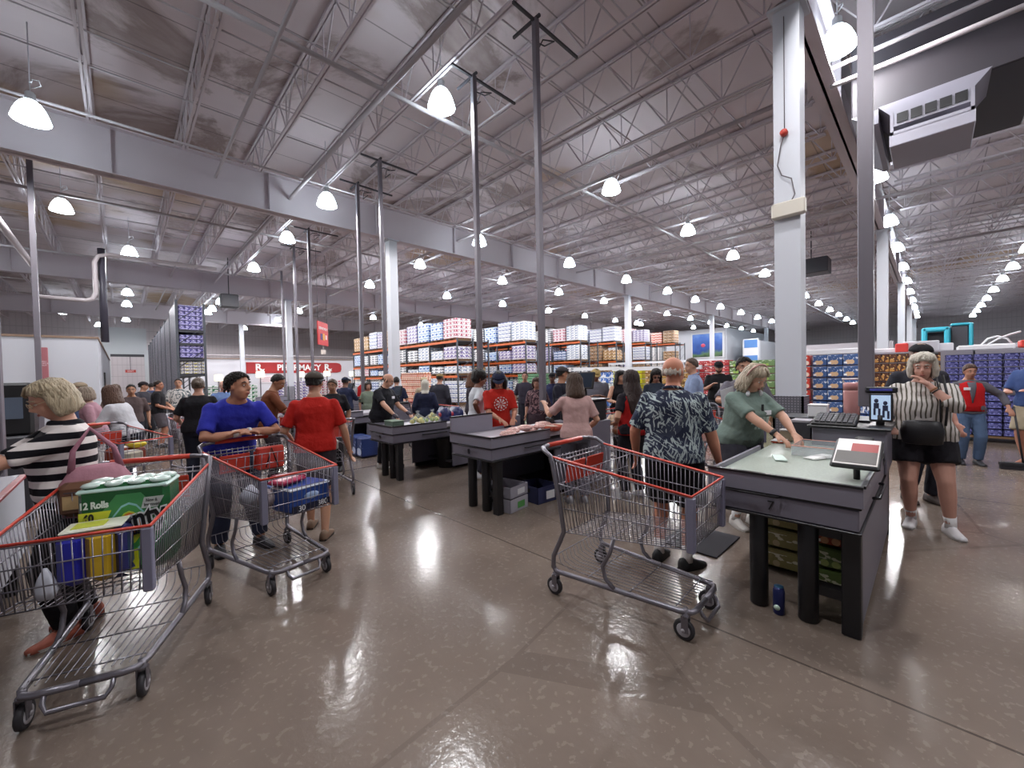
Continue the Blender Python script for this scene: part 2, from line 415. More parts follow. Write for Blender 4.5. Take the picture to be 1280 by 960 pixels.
# power poles that drop from the roof to the lanes
def pole(x, y, label, z0=1.0, z1=7.26, w=.045, arms=True):
    e = thing('power_pole', label, 'pole', (x, y, 0))
    m = MB(); m.box(-w, w, -w, w, z0, z1, bev=.006); m.build('tube', M_pole, e)
    if arms:
        MB().box(-.02, .02, -.1, .5, 7.25, 7.29).build('strut', M_dkgrey, e)
        MB().box(-.5, 1.1, -.02, .02, 7.21, 7.25).build('strut', M_dkgrey, e)
        MB().tube([(.1, .1, 7.1), (.25, .3, 7.25), (.45, .2, 7.2), (.4, -.05, 7.1), (.2, .02, 7.06), (.3, .3, 7.0), (.5, .4, 7.2)], .012, 6).build('cable_loop', M_dkgrey, e)
    return e
pole(5.0, .42, 'thick grey pole rising from the register of lane seven at right', 1.22, 8.2, .055, False)
pole(4.92, 4.39, 'tall grey pole rising from the register of lane eight in the middle', 1.0)
pole(4.95, 6.01, 'tall grey pole above the register of lane nine, next left of the middle pole', .9)
pole(4.98, 9.95, 'grey pole left of the left white column', .9)
pole(5.09, 11.6, 'grey pole second to the left of the left white column', .9)
pole(5.21, 16.29, 'thin grey pole dropping in front of the pharmacy lettering', .0)
pole(5.40, 18.77, 'thin grey pole lit by a lamp left of the pharmacy lettering end', .0)
pole(6.1, 23.4, 'farthest thin grey pole in front of the pharmacy sign', .0, arms=False)
e = pole(-1.4, 14.5, 'thin grey pole with a red sign flag near the left edge', 0, 7.4, .05, False)
MB().box(.02, .15, -.03, .03, 1.72, 2.48, bev=.01).build('sign_panel', flat('a5636a', .5), e)
text('lettering', 'SELF\nCHECK\nOUT', .045, (.085, -.04, 2.1), FACE_NY, flat('e4d4d8', .5), e)
pole(-.80, 5.5, 'broad grey pole cut by the left edge of the picture', 0, 7.4, .06, False)
# ================= high bay lamps
t = NT('prismatic_shade', .3); t.col('e8f2f8')
x, y, z = t.xyz()
rib = t.math('SINE', t.math('MULTIPLY', t.math('ARCTAN2', y, x), 36.))
t.set(t.b.inputs['Emission Color'], (.78, .92, 1.)+(1,)); t.set(t.b.inputs['Emission Strength'], t.math('MULTIPLY_ADD', rib, SHADE_E * .12, SHADE_E))
M_shade = t.m
t = NT('lamp_bulb'); t.col('ffffff'); t.set(t.b.inputs['Emission Color'], (.86, .95, 1., 1)); t.b.inputs['Emission Strength'].default_value = SHADE_E * 3
M_bulb = t.m
def make_lamp():
    e = thing('high_bay_lamp', 'lamp', 'ceiling lamp', (0, 0, 0))
    prof = [(.255, -.20), (.262, -.19), (.25, -.15), (.225, -.06), (.185, .04), (.135, .12), (.09, .155)]
    inner = [(r - .012, z) for r, z in reversed(prof)]
    MB().lathe(prof + inner, 28, cap=False).build('lamp_shade', M_shade, e)
    MB().lathe([(.0, .07), (.05, .06), (.06, 0), (.045, -.07), (.0, -.10)], 12, cap=False).build('bulb', M_bulb, e)
    MB().lathe([(.095, .15), (.095, .18), (.07, .2), (.07, .3), (.05, .33)], 16).build('ballast_housing', flat('d6dade', .4), e)
    m = MB(); m.tube([(0, 0, .32), (0, .0, 1.6)], .009, 6); m.tube([(.0, .0, .40), (.07, .03, .46), (.14, 0, .50), (.12, -.06, .56), (.04, -.06, .54), (.02, 0, .5)], .009, 6)
    m.build('hook_and_cord', flat('cfcfd6', .4), e)
    return e
LAMP = make_lamp(); LAMP.location = (0, 0, -50)
light = bpy.data.lights.new('lamp_light', 'SPOT'); light.energy = LAMP_W; light.color = (1., .965, .97); light.shadow_soft_size = .13; light.spot_size = R(176); light.spot_blend = .25
def put_lamp(x, y, label, first=[True], h=7.0, group=None, lit=True):
    z = h
    if first[0]: o = LAMP; first[0] = False; o['label'] = label; o.location = (x, y, z); index_kids()
    else: o = dup(LAMP, (x, y, z), 0, label)
    if group: o['group'] = group
    if lit:
        l = bpy.data.objects.new('lamp_light', light); C.objects.link(l); l.parent = o; l.location = (0, 0, -.24)
    return o
XS = [4.62, 10.3, 15.6, 20.6, 25.8, 30.9, 36.1, 41.3, 46.5, 51.7, 57., 62.]
rowlab = {1.07: 'in the row just right of the grey lane seven pole', 6.4: 'in the row running from the big middle lamp toward the distance', 12.2: 'in the row along the near side of the long solid beam',
          16.8: 'in the row just behind the long solid beam', 22.2: 'in the row above the front ends of the steel racks', 28.8: 'in the row deep over the steel racks'}
for y in rowlab:
    xs = [8.6, 15.3, 20.4, 25.2, 30.2, 35.4, 40.6, 45.8, 51., 56., 61.] if y == 1.07 else XS
    for i, x in enumerate(xs):
        if y > 20 and x > 45: continue
        if y == 12.2:
            xx, yy = ([(4.58, 12.6), (10.36, 12.45), (15.67, 12.1), (20.96, 12.12), (26.1, 12.1)] + [(q, 12.2) for q in xs[5:]])[i]
            put_lamp(xx * .94, yy * .94, ORD[i] + ' high bay lamp ' + rowlab[y], h=6.68, lit=(x < 48)); continue
        put_lamp(x, y + (.2 if (x < 5 and y == 6.4) else 0), ORD[i] + ' high bay lamp ' + rowlab[y], lit=(x < 48))
put_lamp(-1.07, 11.56, 'large bright lamp at the upper left edge below the stained roof panels', h=6.68)
put_lamp(-1.16, 18.1, 'lit dome lamp near the left edge above the white room')
for i, y in enumerate([22.6, 29.0, 32.7, 37.5, 42.1, 46.5]):
    put_lamp(.36, y, ORD[i] + ' lamp from the top of the vertical line of lamps above the left aisle', lit=y < 40)
for i, y in enumerate([33.0, 36.4, 38.6, 43.]):
    put_lamp(4.86, y, ORD[i] + ' lamp in the short slanting line beside the cage rack at left', lit=y < 40)
for i, x in enumerate([30.2, 35.1, 39.6, 44.7, 50., 55.2, 60.4, 65.6]):
    put_lamp(x, -3.08, ORD[i] + ' lamp from the right in the row running in from the right edge', lit=x < 56)
for i, (x, y) in enumerate([(10, 34), (16, 34), (10, 40), (22, 36), (16, 46), (9, 48), (5, 50), (22, 46), (30, 40), (-4, 24), (-6, 34), (-3, 44), (40, 22), (50, 20), (-1.4, 52)]):  # lamps added to brighten the dark far walls, most of them hidden
    put_lamp(x, y, ORD[i] + ' lamp of the lamps added at the very back to light the far walls')
for x, y, lb in [(.3, .9, 'right above the camera'), (4.6, 1.07, 'above counter seven'), (-1.0, 6.4, 'left of the camera'), (10.2, -3.1, 'past the air conditioning unit'), (15.2, -3.1, 'past the purple cases'), (4.0, -4., 'behind the camera at right')]:
    put_lamp(x, y, 'high bay lamp outside the frame, ' + lb, group='lamps outside the frame')

# ================= air handling unit at upper right
e = thing('air_handler', 'large grey air conditioning unit with a slotted grille hanging at upper right', 'air conditioner', (9.35, 0, 0))
m = MB(); m.box(.05, 2.6, -1.15, .98, 5.95, 7.2, bev=.02); m.build('casing', flat('2e2a30', .6), e)
m = MB()
m.rings([[(-.06, -.62, 5.95), (.9, -.62, 5.95), (.9, .62, 5.95), (-.06, .62, 5.95)], [(-.06, -.45, 5.75), (.9, -.45, 5.75), (.9, .47, 5.75), (-.06, .47, 5.75)]], 0, False)
m.box(-.12, .9, -.45, .47, 5.52, 5.76); m.box(-.13, .95, -.46, .48, 5.2, 5.40, bev=.01)
for yy in (-.45, .43): m.box(-.13, -.05, yy, yy + .04, 5.38, 5.75)
m.box(-.13, -.05, -.45, .47, 5.38, 5.44)
m.build('diffuser', flat('9896a2', .5), e)
m = MB()
for k in range(5): m.box(-.135, -.115, -.38 + k * .16, -.25 + k * .16, 5.56, 5.71)
m.build('grille_slots', M_black, e)
m = MB(); m.rings([[(.0, .98, 5.95), (2.4, .98, 5.95), (2.4, .62, 5.95), (.0, .62, 5.95)], [(.0, .7, 5.72), (2.4, .7, 5.72), (2.4, .62, 5.72), (0, .62, 5.72)]], 0, False)
m.build('side_deflector', flat('85838e', .5), e)
for q in (.3, 2.2):
    for yy in (-1., .85): MB().box(q, q + .03, yy, yy + .03, 7.2, 8.2).build('hanger_rod', M_steel, e)
tag(MB().tube([(8.95, 1.66, 6.74), (8.95, -3., 6.74)], .035, 10).build('gas_pipe', M_pipe), 'bright pipe across the top of the air conditioning unit', 'pipe')
tag(MB().tube([(8.85, 1.2, 6.38), (8.85, -3., 6.38)], .04, 10).build('gas_pipe', M_pipe), 'lower bright pipe crossing in front of the air conditioning unit', 'pipe')
e = thing('unit_heater', 'small dark box hanging far back under the roof above the waffle boxes', 'heater', (24, 4.0, 6.1))
MB().box(-.5, .5, -.7, .7, 0, .7, bev=.03).build('casing', M_dkgrey, e); MB().box(-.02, .02, -.02, .02, .7, 2.1).build('hanger', M_dkgrey, e)
e = thing('unit_heater', 'small dark box hung under the beam left of the lit grey pole', 'heater', (4.3, 26.5, 5.6))
MB().box(-.4, .4, -.3, .3, 0, .7, bev=.03).build('casing', M_dkgrey, e); MB().box(-.02, .02, -.02, .02, .7, 2.7).build('hanger', M_dkgrey, e)

# ================= steel pallet racks with wrapped loads
M_beam = flat('c8602c', .45); M_up = flat('4d5158', .5, .3); M_wrap = None
PAL = [
    (('e9edf2', '4d6f9f', 'd8dfe8'), .40, .18, '8d959e', .50, 1.), (('cfdff0', '2e5fae', '9fc0e6'), .40, .30, '55779f', .45, 2.),
    (('f0eef0', 'a8405c', 'e9dfe6'), .33, .22, '9c8f97', .45, 3.), (('e4e6ea', '5b626e', 'f4f4f4'), .5, .16, '5c6068', .5, 4.),
    (('dfe6ee', '5666a0', 'eef2f6'), .33, .25, '77809a', .45, 5.), (('e6e2de', '7a6f60', 'f2efe8'), .4, .2, '6b655c', .45, 6.),
    (('5f78ab', 'dfe6f2', '7e93bf'), .4, .2, '33415f', .4, 7.), (('c9a06c', '8d6438', 'd8b888'), .4, .25, '5d4630', .35, 8.),
    (('eef0f2', '2f7a4d', 'dfeee4'), .4, .25, '6f8a78', .4, 9.), (('eae4e6', '64549a', 'd8d0e4'), .36, .2, '6f6684', .5, 10.)]
PALM = [packmat(p[0], p[1], p[2], p[3], p[4], p[5], .35) for p in PAL]
PALM += [packmat(('3fb05a', 'e8f4e8', '58c070'), .4, .25, '2d6a3c', .4, 11.), packmat(('c8452f', 'f0e0d8', 'd86040'), .4, .25, '6a2a20', .4, 12.), packmat(('9a7a58', 'c8a888', '8a6a4c'), .5, .3, '4d3b2a', .3, 13.)]
PALN = ['white and blue', 'pale blue', 'white and crimson', 'white and grey', 'white and slate blue', 'cream', 'blue', 'tan', 'white and green', 'white and violet', 'bright green', 'red and orange', 'brown']
WOOD = flat('6b5138', .8)
CACHE = {}
def pallet_load(x, y, z, wx, wy, h, mi, label, group):
    k = (wx, wy, h, mi)
    if k not in CACHE:
        m = MB(); m.box(-wx / 2, wx / 2, -wy / 2, wy / 2, .12, h, bev=.02)
        p = MB()
        for yy in (-wy / 2 + .02, 0, wy / 2 - .1): p.box(-wx / 2, wx / 2, yy, yy + .08, 0, .09)
        p.box(-wx / 2, wx / 2, -wy / 2, wy / 2, .09, .12)
        CACHE[k] = (m.mesh('cartons', PALM[mi]), p.mesh('pallet', WOOD))
    e = thing('pallet_load', label, 'pallet of goods', (x, y, z), 0, group)
    for nm, me in zip(('cartons', 'pallet'), CACHE[k]):
        o = bpy.data.objects.new(nm, me); C.objects.link(o); o.parent = e
def rack(idx, x0, ye, nbay, levels, dep=2.3, bayw=2.75, top_h=1.15, where='', rows=1):
    e = thing('pallet_rack', 'orange beamed steel pallet rack, ' + where, 'rack', (x0, ye, 0))
    ztop = levels[-1] + .1
    fr = MB()
    for px in (0, 1.1, dep - .06):
        fr.box(px, px + .07, -.04, .04, 0, ztop)
    for k in range(int(ztop / .9)): fr.tube([(.03, 0, .1 + k * .9), (1.1, 0, .9 + k * .9 - .1)], .015, 4); fr.tube([(1.12, 0, .1 + k * .9), (dep - .05, 0, .8 + k * .9)], .015, 4)
    me = fr.mesh('upright_frame', M_up)
    for b in range(nbay + 1):
        o = bpy.data.objects.new('upright_frame', me); C.objects.link(o); o.parent = e; o.location = (0, b * bayw, 0)
    bm = MB().box(-.02, .05, 0, bayw, -.13, 0).mesh('beam', M_beam); bm2 = MB().box(dep - .05, dep + .02, 0, bayw, -.13, 0).mesh('beam', M_beam)
    dk = MB().box(.05, dep - .05, .04, bayw - .04, -.05, -.02).mesh('shelf_deck', M_dkgrey)
    for b in range(nbay):
        for zi, zl in enumerate(levels):
            for nm, mm in (('beam', bm), ('beam', bm2), ('shelf_deck', dk)):
                o = bpy.data.objects.new(nm, mm); C.objects.link(o); o.parent = e; o.location = (0, b * bayw, zl)
    gr = 'wrapped pallet loads on the ' + where.split(',')[0]
    for zi, zl in enumerate([0.02] + levels):
        nxt = ([0.02] + levels + [ztop + top_h + .12])[zi + 1]
        lname = ['floor', 'lowest', 'second', 'top', 'uppermost'][zi]
        for b in range(nbay):
            for s in (0, 1):
                nn = b * 2 + s
                if zi == 0: hh = nxt - zl - .35
                elif zi == len(levels): hh = top_h + rnd.uniform(-.12, .12)
                else: hh = (nxt - zl - .13) * rnd.choice((.9, .85, .93, .6, .78))
                pallet_load(x0 + .58, ye + b * bayw + .7 + s * 1.32, zl, 1.1, 1.16, round(hh, 1) + .02, rnd.choice((0, 1, 0, 3, 3, 4, 0, 5, 6, 9, 2, 8, 7, 3, 1) if idx < 3 else (0, 3, 12, 5, 7, 12, 11, 2, 4, 9)),
                            '', gr)
                LOADS.append((idx, zi, nn, lname, where))
LOADS = []
RW = ['nearest rack row at left', 'second rack row from the left', 'third rack row from the left', 'fourth rack row from the left', 'fifth rack row from the left', 'farthest rack row near the white wall']
rack(0, 13.2, 18.0, 5, [1.65, 2.45, 3.6], where=RW[0])
rack(1, 18.6, 18.0, 5, [1.62, 2.5, 3.75], where=RW[1], top_h=1.25)
rack(2, 24.4, 18.0, 4, [1.6, 2.55, 4.0], where=RW[2], top_h=1.2)
rack(3, 29.3, 18.0, 3, [1.6, 2.6, 4.15], where=RW[3], top_h=1.2)
rack(4, 34.2, 18.0, 2, [1.6, 2.65, 4.3], where=RW[4], top_h=1.3)
rack(5, 40.4, 18.0, 2, [1.6, 2.7, 4.5], where=RW[5], top_h=1.3)
i = 0
for o in list(bpy.data.objects):
    if o.name.startswith('pallet_load') and o.get('label', 'x') in ('', 'x'):
        idx, zi, nn, ln, wh = LOADS[i]; i += 1
        o['label'] = '%s load from the near end, %s level, %s' % (ORD[nn], ln, wh)

# caged rack at the left aisle with purple drink cases
PURP = packmat(('4a4392', 'a9a4d8', '3a3480'), .38, .2, '1c1a3c', .38, 21., .4, 'c9c4ea')
e = thing('caged_rack', 'tall grey rack with mesh sides along the left aisle', 'rack', (1.72, 22.2, 0))
t = NT('wire_mesh_panel', .4, .6); x, y, z = t.xyz()
g = t.math('ADD', t.math('LESS_THAN', t.math('FRACT', t.math('DIVIDE', y, .05)), .25), t.math('LESS_THAN', t.math('FRACT', t.math('DIVIDE', z, .05)), .25))
t.col('8a8894'); t.set(t.b.inputs['Alpha'], t.math('MAXIMUM', .55, t.math('MINIMUM', g, 1.)))
MESHM = t.m
for k in range(8): MB().box(-.02, .0, k * 3.1 + .04, k * 3.1 + 3.06, .2, 5.0 - (k > 0) * .25).build('mesh_panel', MESHM, e)
for k in range(9):
    m = MB(); m.box(-.04, .05, k * 3.1 - .04, k * 3.1 + .04, 0, 5.1 - (k > 0) * .2); m.box(.9, .98, k * 3.1 - .04, k * 3.1 + .04, 0, 5.0)
    for q in range(5): m.tube([(0, k * 3.1, .2 + q), (.94, k * 3.1, 1.0 + q)], .015, 4)
    m.build('upright_frame', M_up, e)
for zl in (1.95, 2.62, 3.28): MB().box(0, .95, 0, 24.8, zl - .1, zl).build('beam', flat('34363c', .5), e)
for i, (zl, h, mm, lb) in enumerate([(1.95, .55, packmat(('b9b6c4', 'd8cf6a', '8f8c9c'), .3, .14, '33313c', .4, 22.), 'mixed grey and yellow goods on the lower shelf at the end of the caged rack'),
                                 (2.65, 1.0, PURP, 'stack of purple drink cases on the middle shelf at the end of the caged rack'), (3.85, 1.05, PURP, 'topmost stack of purple drink cases on the caged rack')]):
    for k in range(2):
        o = MB().box(.08, .9, .1 + k * 1.3, 1.2 + k * 1.3, 0, h, bev=.02).build('pallet_load', mm, None, (1.72, 22.2, zl)); tag(o, lb if k == 0 else 'rear load behind the ' + ' '.join(lb.split()[:6]), 'pallet of goods')
MB().box(0, .95, 0, 24.8, 3.74, 3.84).build('beam', flat('34363c', .5), e)

# ================= pharmacy
tag(MB().box(2.0, 19.5, 42.6, 42.8, 0, 3.55).build('wall_pharmacy', flat('d4d3da', .6)), kind='structure')
tag(MB().box(2.0, 19.5, 42.5, 42.85, 3.55, 3.63).build('trim_3', flat('a08a7c', .6)), kind='structure')
tag(MB().tube([(1.9, 42.0, 3.85), (19.6, 42.0, 3.85)], .06, 8).build('trim_4', M_pipe), kind='structure')
M_red = flat('a81c20', .45); M_let = flat('f4f2f2', .5)
e = thing('pharmacy_sign', 'long red pharmacy sign with white lettering on the far wall', 'sign', (12.2, 42.595, 2.78))
m = MB(); m.prism([(-4.2, -.5), (3.75, -.5), (4.1, -.42), (4.2, -.2), (4.2, .2), (4.05, .42), (3.7, .5), (-4.2, .5)], 0, .08, 0, Matrix.Rotation(R(90), 4, 'X')); m.build('board', M_red, e)
text('lettering', 'PHARMACY', .78, (.2, -.1, 0), FACE_NY, M_let, e, bold=.022, sx=.95)
text('prescription_symbol', 'R', .85, (-3.25, -.1, .02), FACE_NY, M_let, e, bold=.03)
text('prescription_symbol', 'x', .5, (-2.9, -.1, -.2), FACE_NY, M_let, e, bold=.02)
text('prescription_symbol', 'R', .85, (2.75, -.1, .02), FACE_NY, M_let, e, bold=.03)
text('prescription_symbol', 'x', .5, (3.1, -.1, -.2), FACE_NY, M_let, e, bold=.02)
# lit square lane signs near the pharmacy
t = NT('lit_panel'); t.col('fbf6dc'); t.set(t.b.inputs['Emission Color'], (1, .95, .75, 1)); t.b.inputs['Emission Strength'].default_value = 1.1; M_lit = t.m
for i, (x, y, zz, s) in enumerate([(3.5, 25, 1.78, .34), (6.4, 30, 2.0, .42), (9.4, 32, 2.0, .4), (11.6, 33, 2.05, .4), (13.6, 33, 2.0, .4), (14.2, 27.5, 2.0, .36)]):
    e = thing('lane_light', ORD[i] + ' small lit square sign from the left below the pharmacy sign', 'sign', (x, y, 0))
    MB().box(-s / 2, s / 2, -s / 2, s / 2, zz - s / 2, zz + s / 2, bev=.04).build('lit_box', M_lit, e); MB().box(-.03, .03, -.03, .03, 0, zz - s / 2).build('post', M_pole, e)
e = thing('notice_board', 'white notice with red lines under the pharmacy sign', 'sign', (9.7, 42.55, 1.75))
MB().box(-.75, .75, -.03, .03, -.35, .35).build('panel', flat('e6dfe2', .5), e)
MB().box(-.6, .6, -.05, -.03, .1, .14).box(-.6, .6, -.05, -.03, -.05, -.02).box(-.5, .5, -.05, -.03, -.2, -.17).build('print', flat('b8606c', .5), e)
# red hanging banner
e = thing('hanging_banner', 'red hanging department banner near the left white column', 'sign', (6.55, 19.0, 0))
Mz = Matrix.Rotation(R(52), 4, 'Z')
MB().box(-.62, .62, -.02, .02, 3.12, 4.15, 0, Mz).build('panel', flat('b8262a', .5), e)
text('lettering', 'DEPARTMENT', .17, Mz @ Vector((0, -.03, 3.85)), (R(90), 0, R(52)), M_let, e)
MB().box(-.35, -.12, -.03, -.02, 3.35, 3.62, 0, Mz).build('print', flat('3b2c6c', .5), e); MB().box(-.05, .15, -.03, -.02, 3.35, 3.65, 0, Mz).build('print', flat('d8a83a', .5), e); MB().box(.25, .45, -.03, -.02, 3.4, 3.6, 0, Mz).build('print', flat('d8c8c8', .5), e)
for q in (-.55, .55): MB().tube([(Mz @ Vector((q, 0, 4.15))), (Mz @ Vector((q, 0, 7.3)))], .01, 5).build('cable', M_dkgrey, e)
MB().box(-.1, .1, -.02, .02, 2.72, 2.92).tube([(0, 0, 2.92), (0, 0, 3.12)], .008, 5).build('price_tag', flat('d8ccc4', .5), e)

# ================= low fixtures and goods behind the lanes near the pharmacy
GOOD = []
def goods(x, y, sx, sy, z0, z1, mat_, label, name='display_stack', cat='goods', rz=0):
    e = MB().box(-sx / 2, sx / 2, -sy / 2, sy / 2, 0, z1 - z0, bev=.02).build(name, mat_, None, (x, y, z0)); e.rotation_euler = (0, 0, R(rz)); return tag(e, label, cat)
def carton_wall(x, y0, n, w, h, rows, mat_, name, lab, group, dep=.4, gap=.006, skip=(), z0=.14):
    me = MB().box(0, dep, -w / 2 + gap, w / 2 - gap, gap, h - gap, bev=.006).mesh(name, mat_)
    for r_ in range(rows):
        for k in range(n):
            if (r_, k) in skip: continue
            o = bpy.data.objects.new(name, me); C.objects.link(o); o.location = (x + rnd.uniform(-.012, .012), y0 - w * (k + .5), z0 + r_ * h)
            tag(o, '%s, %s column from the left, %s layer up' % (lab, ORD[k], ORD[r_]), 'box', group)
    e = thing('pallet', 'wooden pallet under the ' + group, 'pallet', (x + .5, y0 - w * n / 2, 0))
    MB().box(-.5, .6, -w * n / 2, w * n / 2, .09, .135).build('deck', WOOD, e)
    for k in (-.9, 0, .8):
        MB().box(-.5, .6, w * n / 2 * k, w * n / 2 * k + .1, 0, .09).build('stringer', WOOD, e)
def carton(base, seed, w, h, top='dfe4f0', blob='d8b48c', lab='f4f4f6', dark='15183a', axis='y'):
    t = NT('carton_print', .35); x, y, z = t.xyz(); u = t.math('DIVIDE', y, w); v = t.math('DIVIDE', z, h)
    c = t.mix(t.math('LESS_THAN', v, .12), base, dark)
    nz = t.n('TexNoise', i_Scale=1., i_Detail=3.); t.set(nz.inputs[0], t.comb(t.math('MULTIPLY', u, 5.), t.math('MULTIPLY', v, 4.), seed))
    c = t.mix(t.math('MULTIPLY', t.math('GREATER_THAN', nz.outputs[0], .57), t.math('COMPARE', v, .72, .2)), c, top)
    for dx in (-.16, .05):
        d = t.math('ADD', t.math('POWER', t.math('MULTIPLY', t.math('ADD', u, dx), 1. * w / h), 2.), t.math('POWER', t.math('SUBTRACT', v, .33), 2.))
        c = t.mix(t.math('LESS_THAN', d, .035), c, blob)
    c = t.mix(t.math('MULTIPLY', t.math('COMPARE', u, .33, .1), t.math('COMPARE', v, .28, .08)), c, lab)
    t.col(c); return t.m
X0 = 13.0
M_waf = carton('425f92', 1., .31, .30)
carton_wall(X0, 2.16, 3, .31, .30, 6, M_waf, 'food_carton', 'blue carton with a food picture', 'stack of blue food cartons')
M_wafs = packmat(('35508c', '9fb4dc', '3f5fa0'), .18, .3, '141a3a', .4, 31.)
carton_wall(X0 + .02, 1.215, 1, .24, .30, 6, M_wafs, 'food_carton', 'blue carton seen end on', 'end row of blue cartons')
M_wafr = carton('c0392b', 3., .16, .3, 'f2efe8', 'e8d8c8')
carton_wall(X0 - .1, 2.36, 1, .17, .30, 6, M_wafr, 'food_carton', 'red and white carton behind the main column', 'narrow stack of red cartons')
M_brn = packmat(('5d3524', 'c08a48', '4a2a1e'), .3, .22, '1c100c', .35, 32., .35, 'd8b070')
carton_wall(X0 + .1, .97, 4, .28, .22, 8, M_brn, 'food_carton', 'brown carton with golden picture', 'stack of brown cartons')
M_pur = packmat(('2c3068', '5a5a90', '30366e'), .19, .14, '131336', .42, 33., .35, '7f82bf')
carton_wall(X0 - .3, -.20, 6, .40, .14, 12, M_pur, 'drink_case', 'purple blue drink case', 'wall of purple drink cases', skip=((6, 2),))
carton_wall(X0 - .3, -2.65, 4, .40, .14, 12, M_pur, 'drink_case', 'purple blue drink case past the right edge', 'wall of purple drink cases at the edge')
M_grn = carton('6f8f5a', 5., .42, .22, 'd8e4c8', '9fc060', 'f0f0e0', '6a2a24')
carton_wall(14.2, 4.55, 3, .42, .22, 8, M_grn, 'fruit_carton', 'green fruit carton', 'stack of green cartons behind the man in black')
M_redc = carton('b8353a', 6., .4, .2, 'f4d8d8', 'e88a80', 'f4f0f0', '5a1a20')
carton_wall(14.2, 5.75, 3, .4, .2, 9, M_redc, 'snack_carton', 'red snack carton', 'stack of red cartons behind the hawaiian shirt')
M_tan = carton('b98f4e', 7., .4, .2, 'e8d8a8', '7a5a34', 'f0e8d8', '4a3420')
carton_wall(14.4, 7.6, 4, .42, .2, 8, M_tan, 'snack_carton', 'tan snack carton', 'stack of tan cartons in the middle distance')
M_yel = carton('c8c81e', 8., .4, .2, 'f4f4a8', '8a8a20', 'f4f4e8', '4a4a14')
carton_wall(14.4, 9.0, 3, .42, .2, 8, M_yel, 'snack_carton', 'bright yellow snack carton', 'stack of bright yellow cartons')
M_blw = carton('3a6ac0', 9., .4, .25, 'f4f4f8', 'f0f0f4', 'f4f4f8', '20408a')
carton_wall(15.2, 11.4, 5, .42, .25, 6, M_blw, 'water_case', 'blue and white case', 'row of blue and white cases behind the grey shirt')
M_grw = packmat(('3f8a58', '9ac8a0', '2f6f48'), .1, .1, '1d3f2c', .3, 34., .4, 'e0e8d0')
carton_wall(12.0, 12.1, 3, .5, .3, 5, M_grw, 'bottle_crate', 'green crate of bottles', 'stack of green bottle crates')
M_orn = packmat(('d8622c', 'f4e4d4', 'e07a3c'), .16, .2, '7a3018', .4, 35., .4, 'f4ece4')
carton_wall(9.6, 17.6, 4, .5, .28, 6, M_orn, 'detergent_case', 'orange case of jugs', 'orange jug cases under the nearest rack')
for k, (x, y, z1, mi, lb) in enumerate([(17.2, 12.3, 1.35, 1, 'low stack of pale blue boxes between the racks'), (11.2, 19.5, 1.5, 0, 'low stack of white and blue boxes left of the nearest rack'), (20.5, 13.2, 1.5, 2, 'low stack of white and crimson boxes'),
                                        (8.6, 30., 1.5, 9, 'low violet and white shelf goods below the pharmacy sign'), (12.5, 35., 1.5, 2, 'pinkish shelf goods below the pharmacy sign'), (15.5, 34., 1.6, 5, 'cream shelf goods at the right of the pharmacy'),
                                        (4.8, 30., 1.35, 8, 'green and white goods below the pharmacy sign'), (16.5, 9.9, 1.45, 0, 'white boxes behind the yellow cartons'), (24., 10., 1.8, 3, 'distant stack of white boxes right of the racks'), (30., 8., 1.9, 2, 'distant red and white stack before the white wall')]):
    goods(x, y, 2.6, 1.2, 0, z1, PALM[mi], lb)
# low fixtures: long white header boards above goods
for k, (x, y, l, zz, lb) in enumerate([(15.1, 10.3, 2.4, 1.72, 'long white header board over the blue and white cases'), (13.9, 7.0, 3.4, 1.66, 'long pale header board over the tan cartons'), (26., 12.6, 8., 2.2, 'pale header shelf below the middle racks')]):
    e = thing('header_board', lb, 'shelf', (x, y, 0)); MB().box(-.05, .05, -l / 2, l / 2, zz, zz + .14).build('board', flat('dcdde2', .5), e)
    for q in (-l / 2 + .1, l / 2 - .1): MB().box(-.02, .02, q - .02, q + .02, 0, zz).build('post', M_pole, e)

# far white structure with the poster (freezer building)
tag(MB().box(46, 60, 15.0, 16.5, 0, 6.2).box(46., 46.3, 16.5, 24, 0, 6.2).build('wall_freezer', flat('c9ccd4', .6)), kind='structure')
tag(MB().box(46.5, 66, 12.0, 13.6, 0, 4.6).build('wall_cooler', flat('c2c6ce', .6)), kind='structure')
t = NT('poster', .4); x, y, z = t.xyz()
nz = t.n('TexNoise', i_Scale=.9, i_Detail=4.); t.set(nz.inputs[0], t.co())
c = t.ramp(t.math('ADD', t.math('MULTIPLY', z, .22), t.math('MULTIPLY', nz.outputs[0], .5)), [(.2, '141c2e'), (.32, '5a7a50'), (.42, '24468c'), (.7, '3f6fc4'), (.95, '7fa8e0')]); t.col(c)
e = thing('wall_poster', 'big blue underwater poster on the white far structure', 'poster', (45.9, 16.9, 3.1))
MB().box(-.06, 0, -.05 - 1.7, 1.7, -.1, 2.7).build('frame', flat('d8dade', .5), e); MB().box(-.1, -.06, -1.55, 1.55, .05, 2.55).build('print', t.m, e)
MB().ball((-.1, .4, 1.3), (.03, .25, .2), n=10).build('bright_spot', flat('c8506a', .5), e)
e = thing('wall_poster', 'narrow blue and white poster right of the slim column', 'poster', (46.4, 12.8, 2.2))
MB().box(-.06, 0, -.7, .7, 0, 2.6).build('frame', flat('d8dade', .5), e); MB().box(-.1, -.06, -.6, .6, 1.7, 2.5).box(-.1, -.06, -.6, .6, .1, .9).build('print', flat('4f7fbe', .5), e)
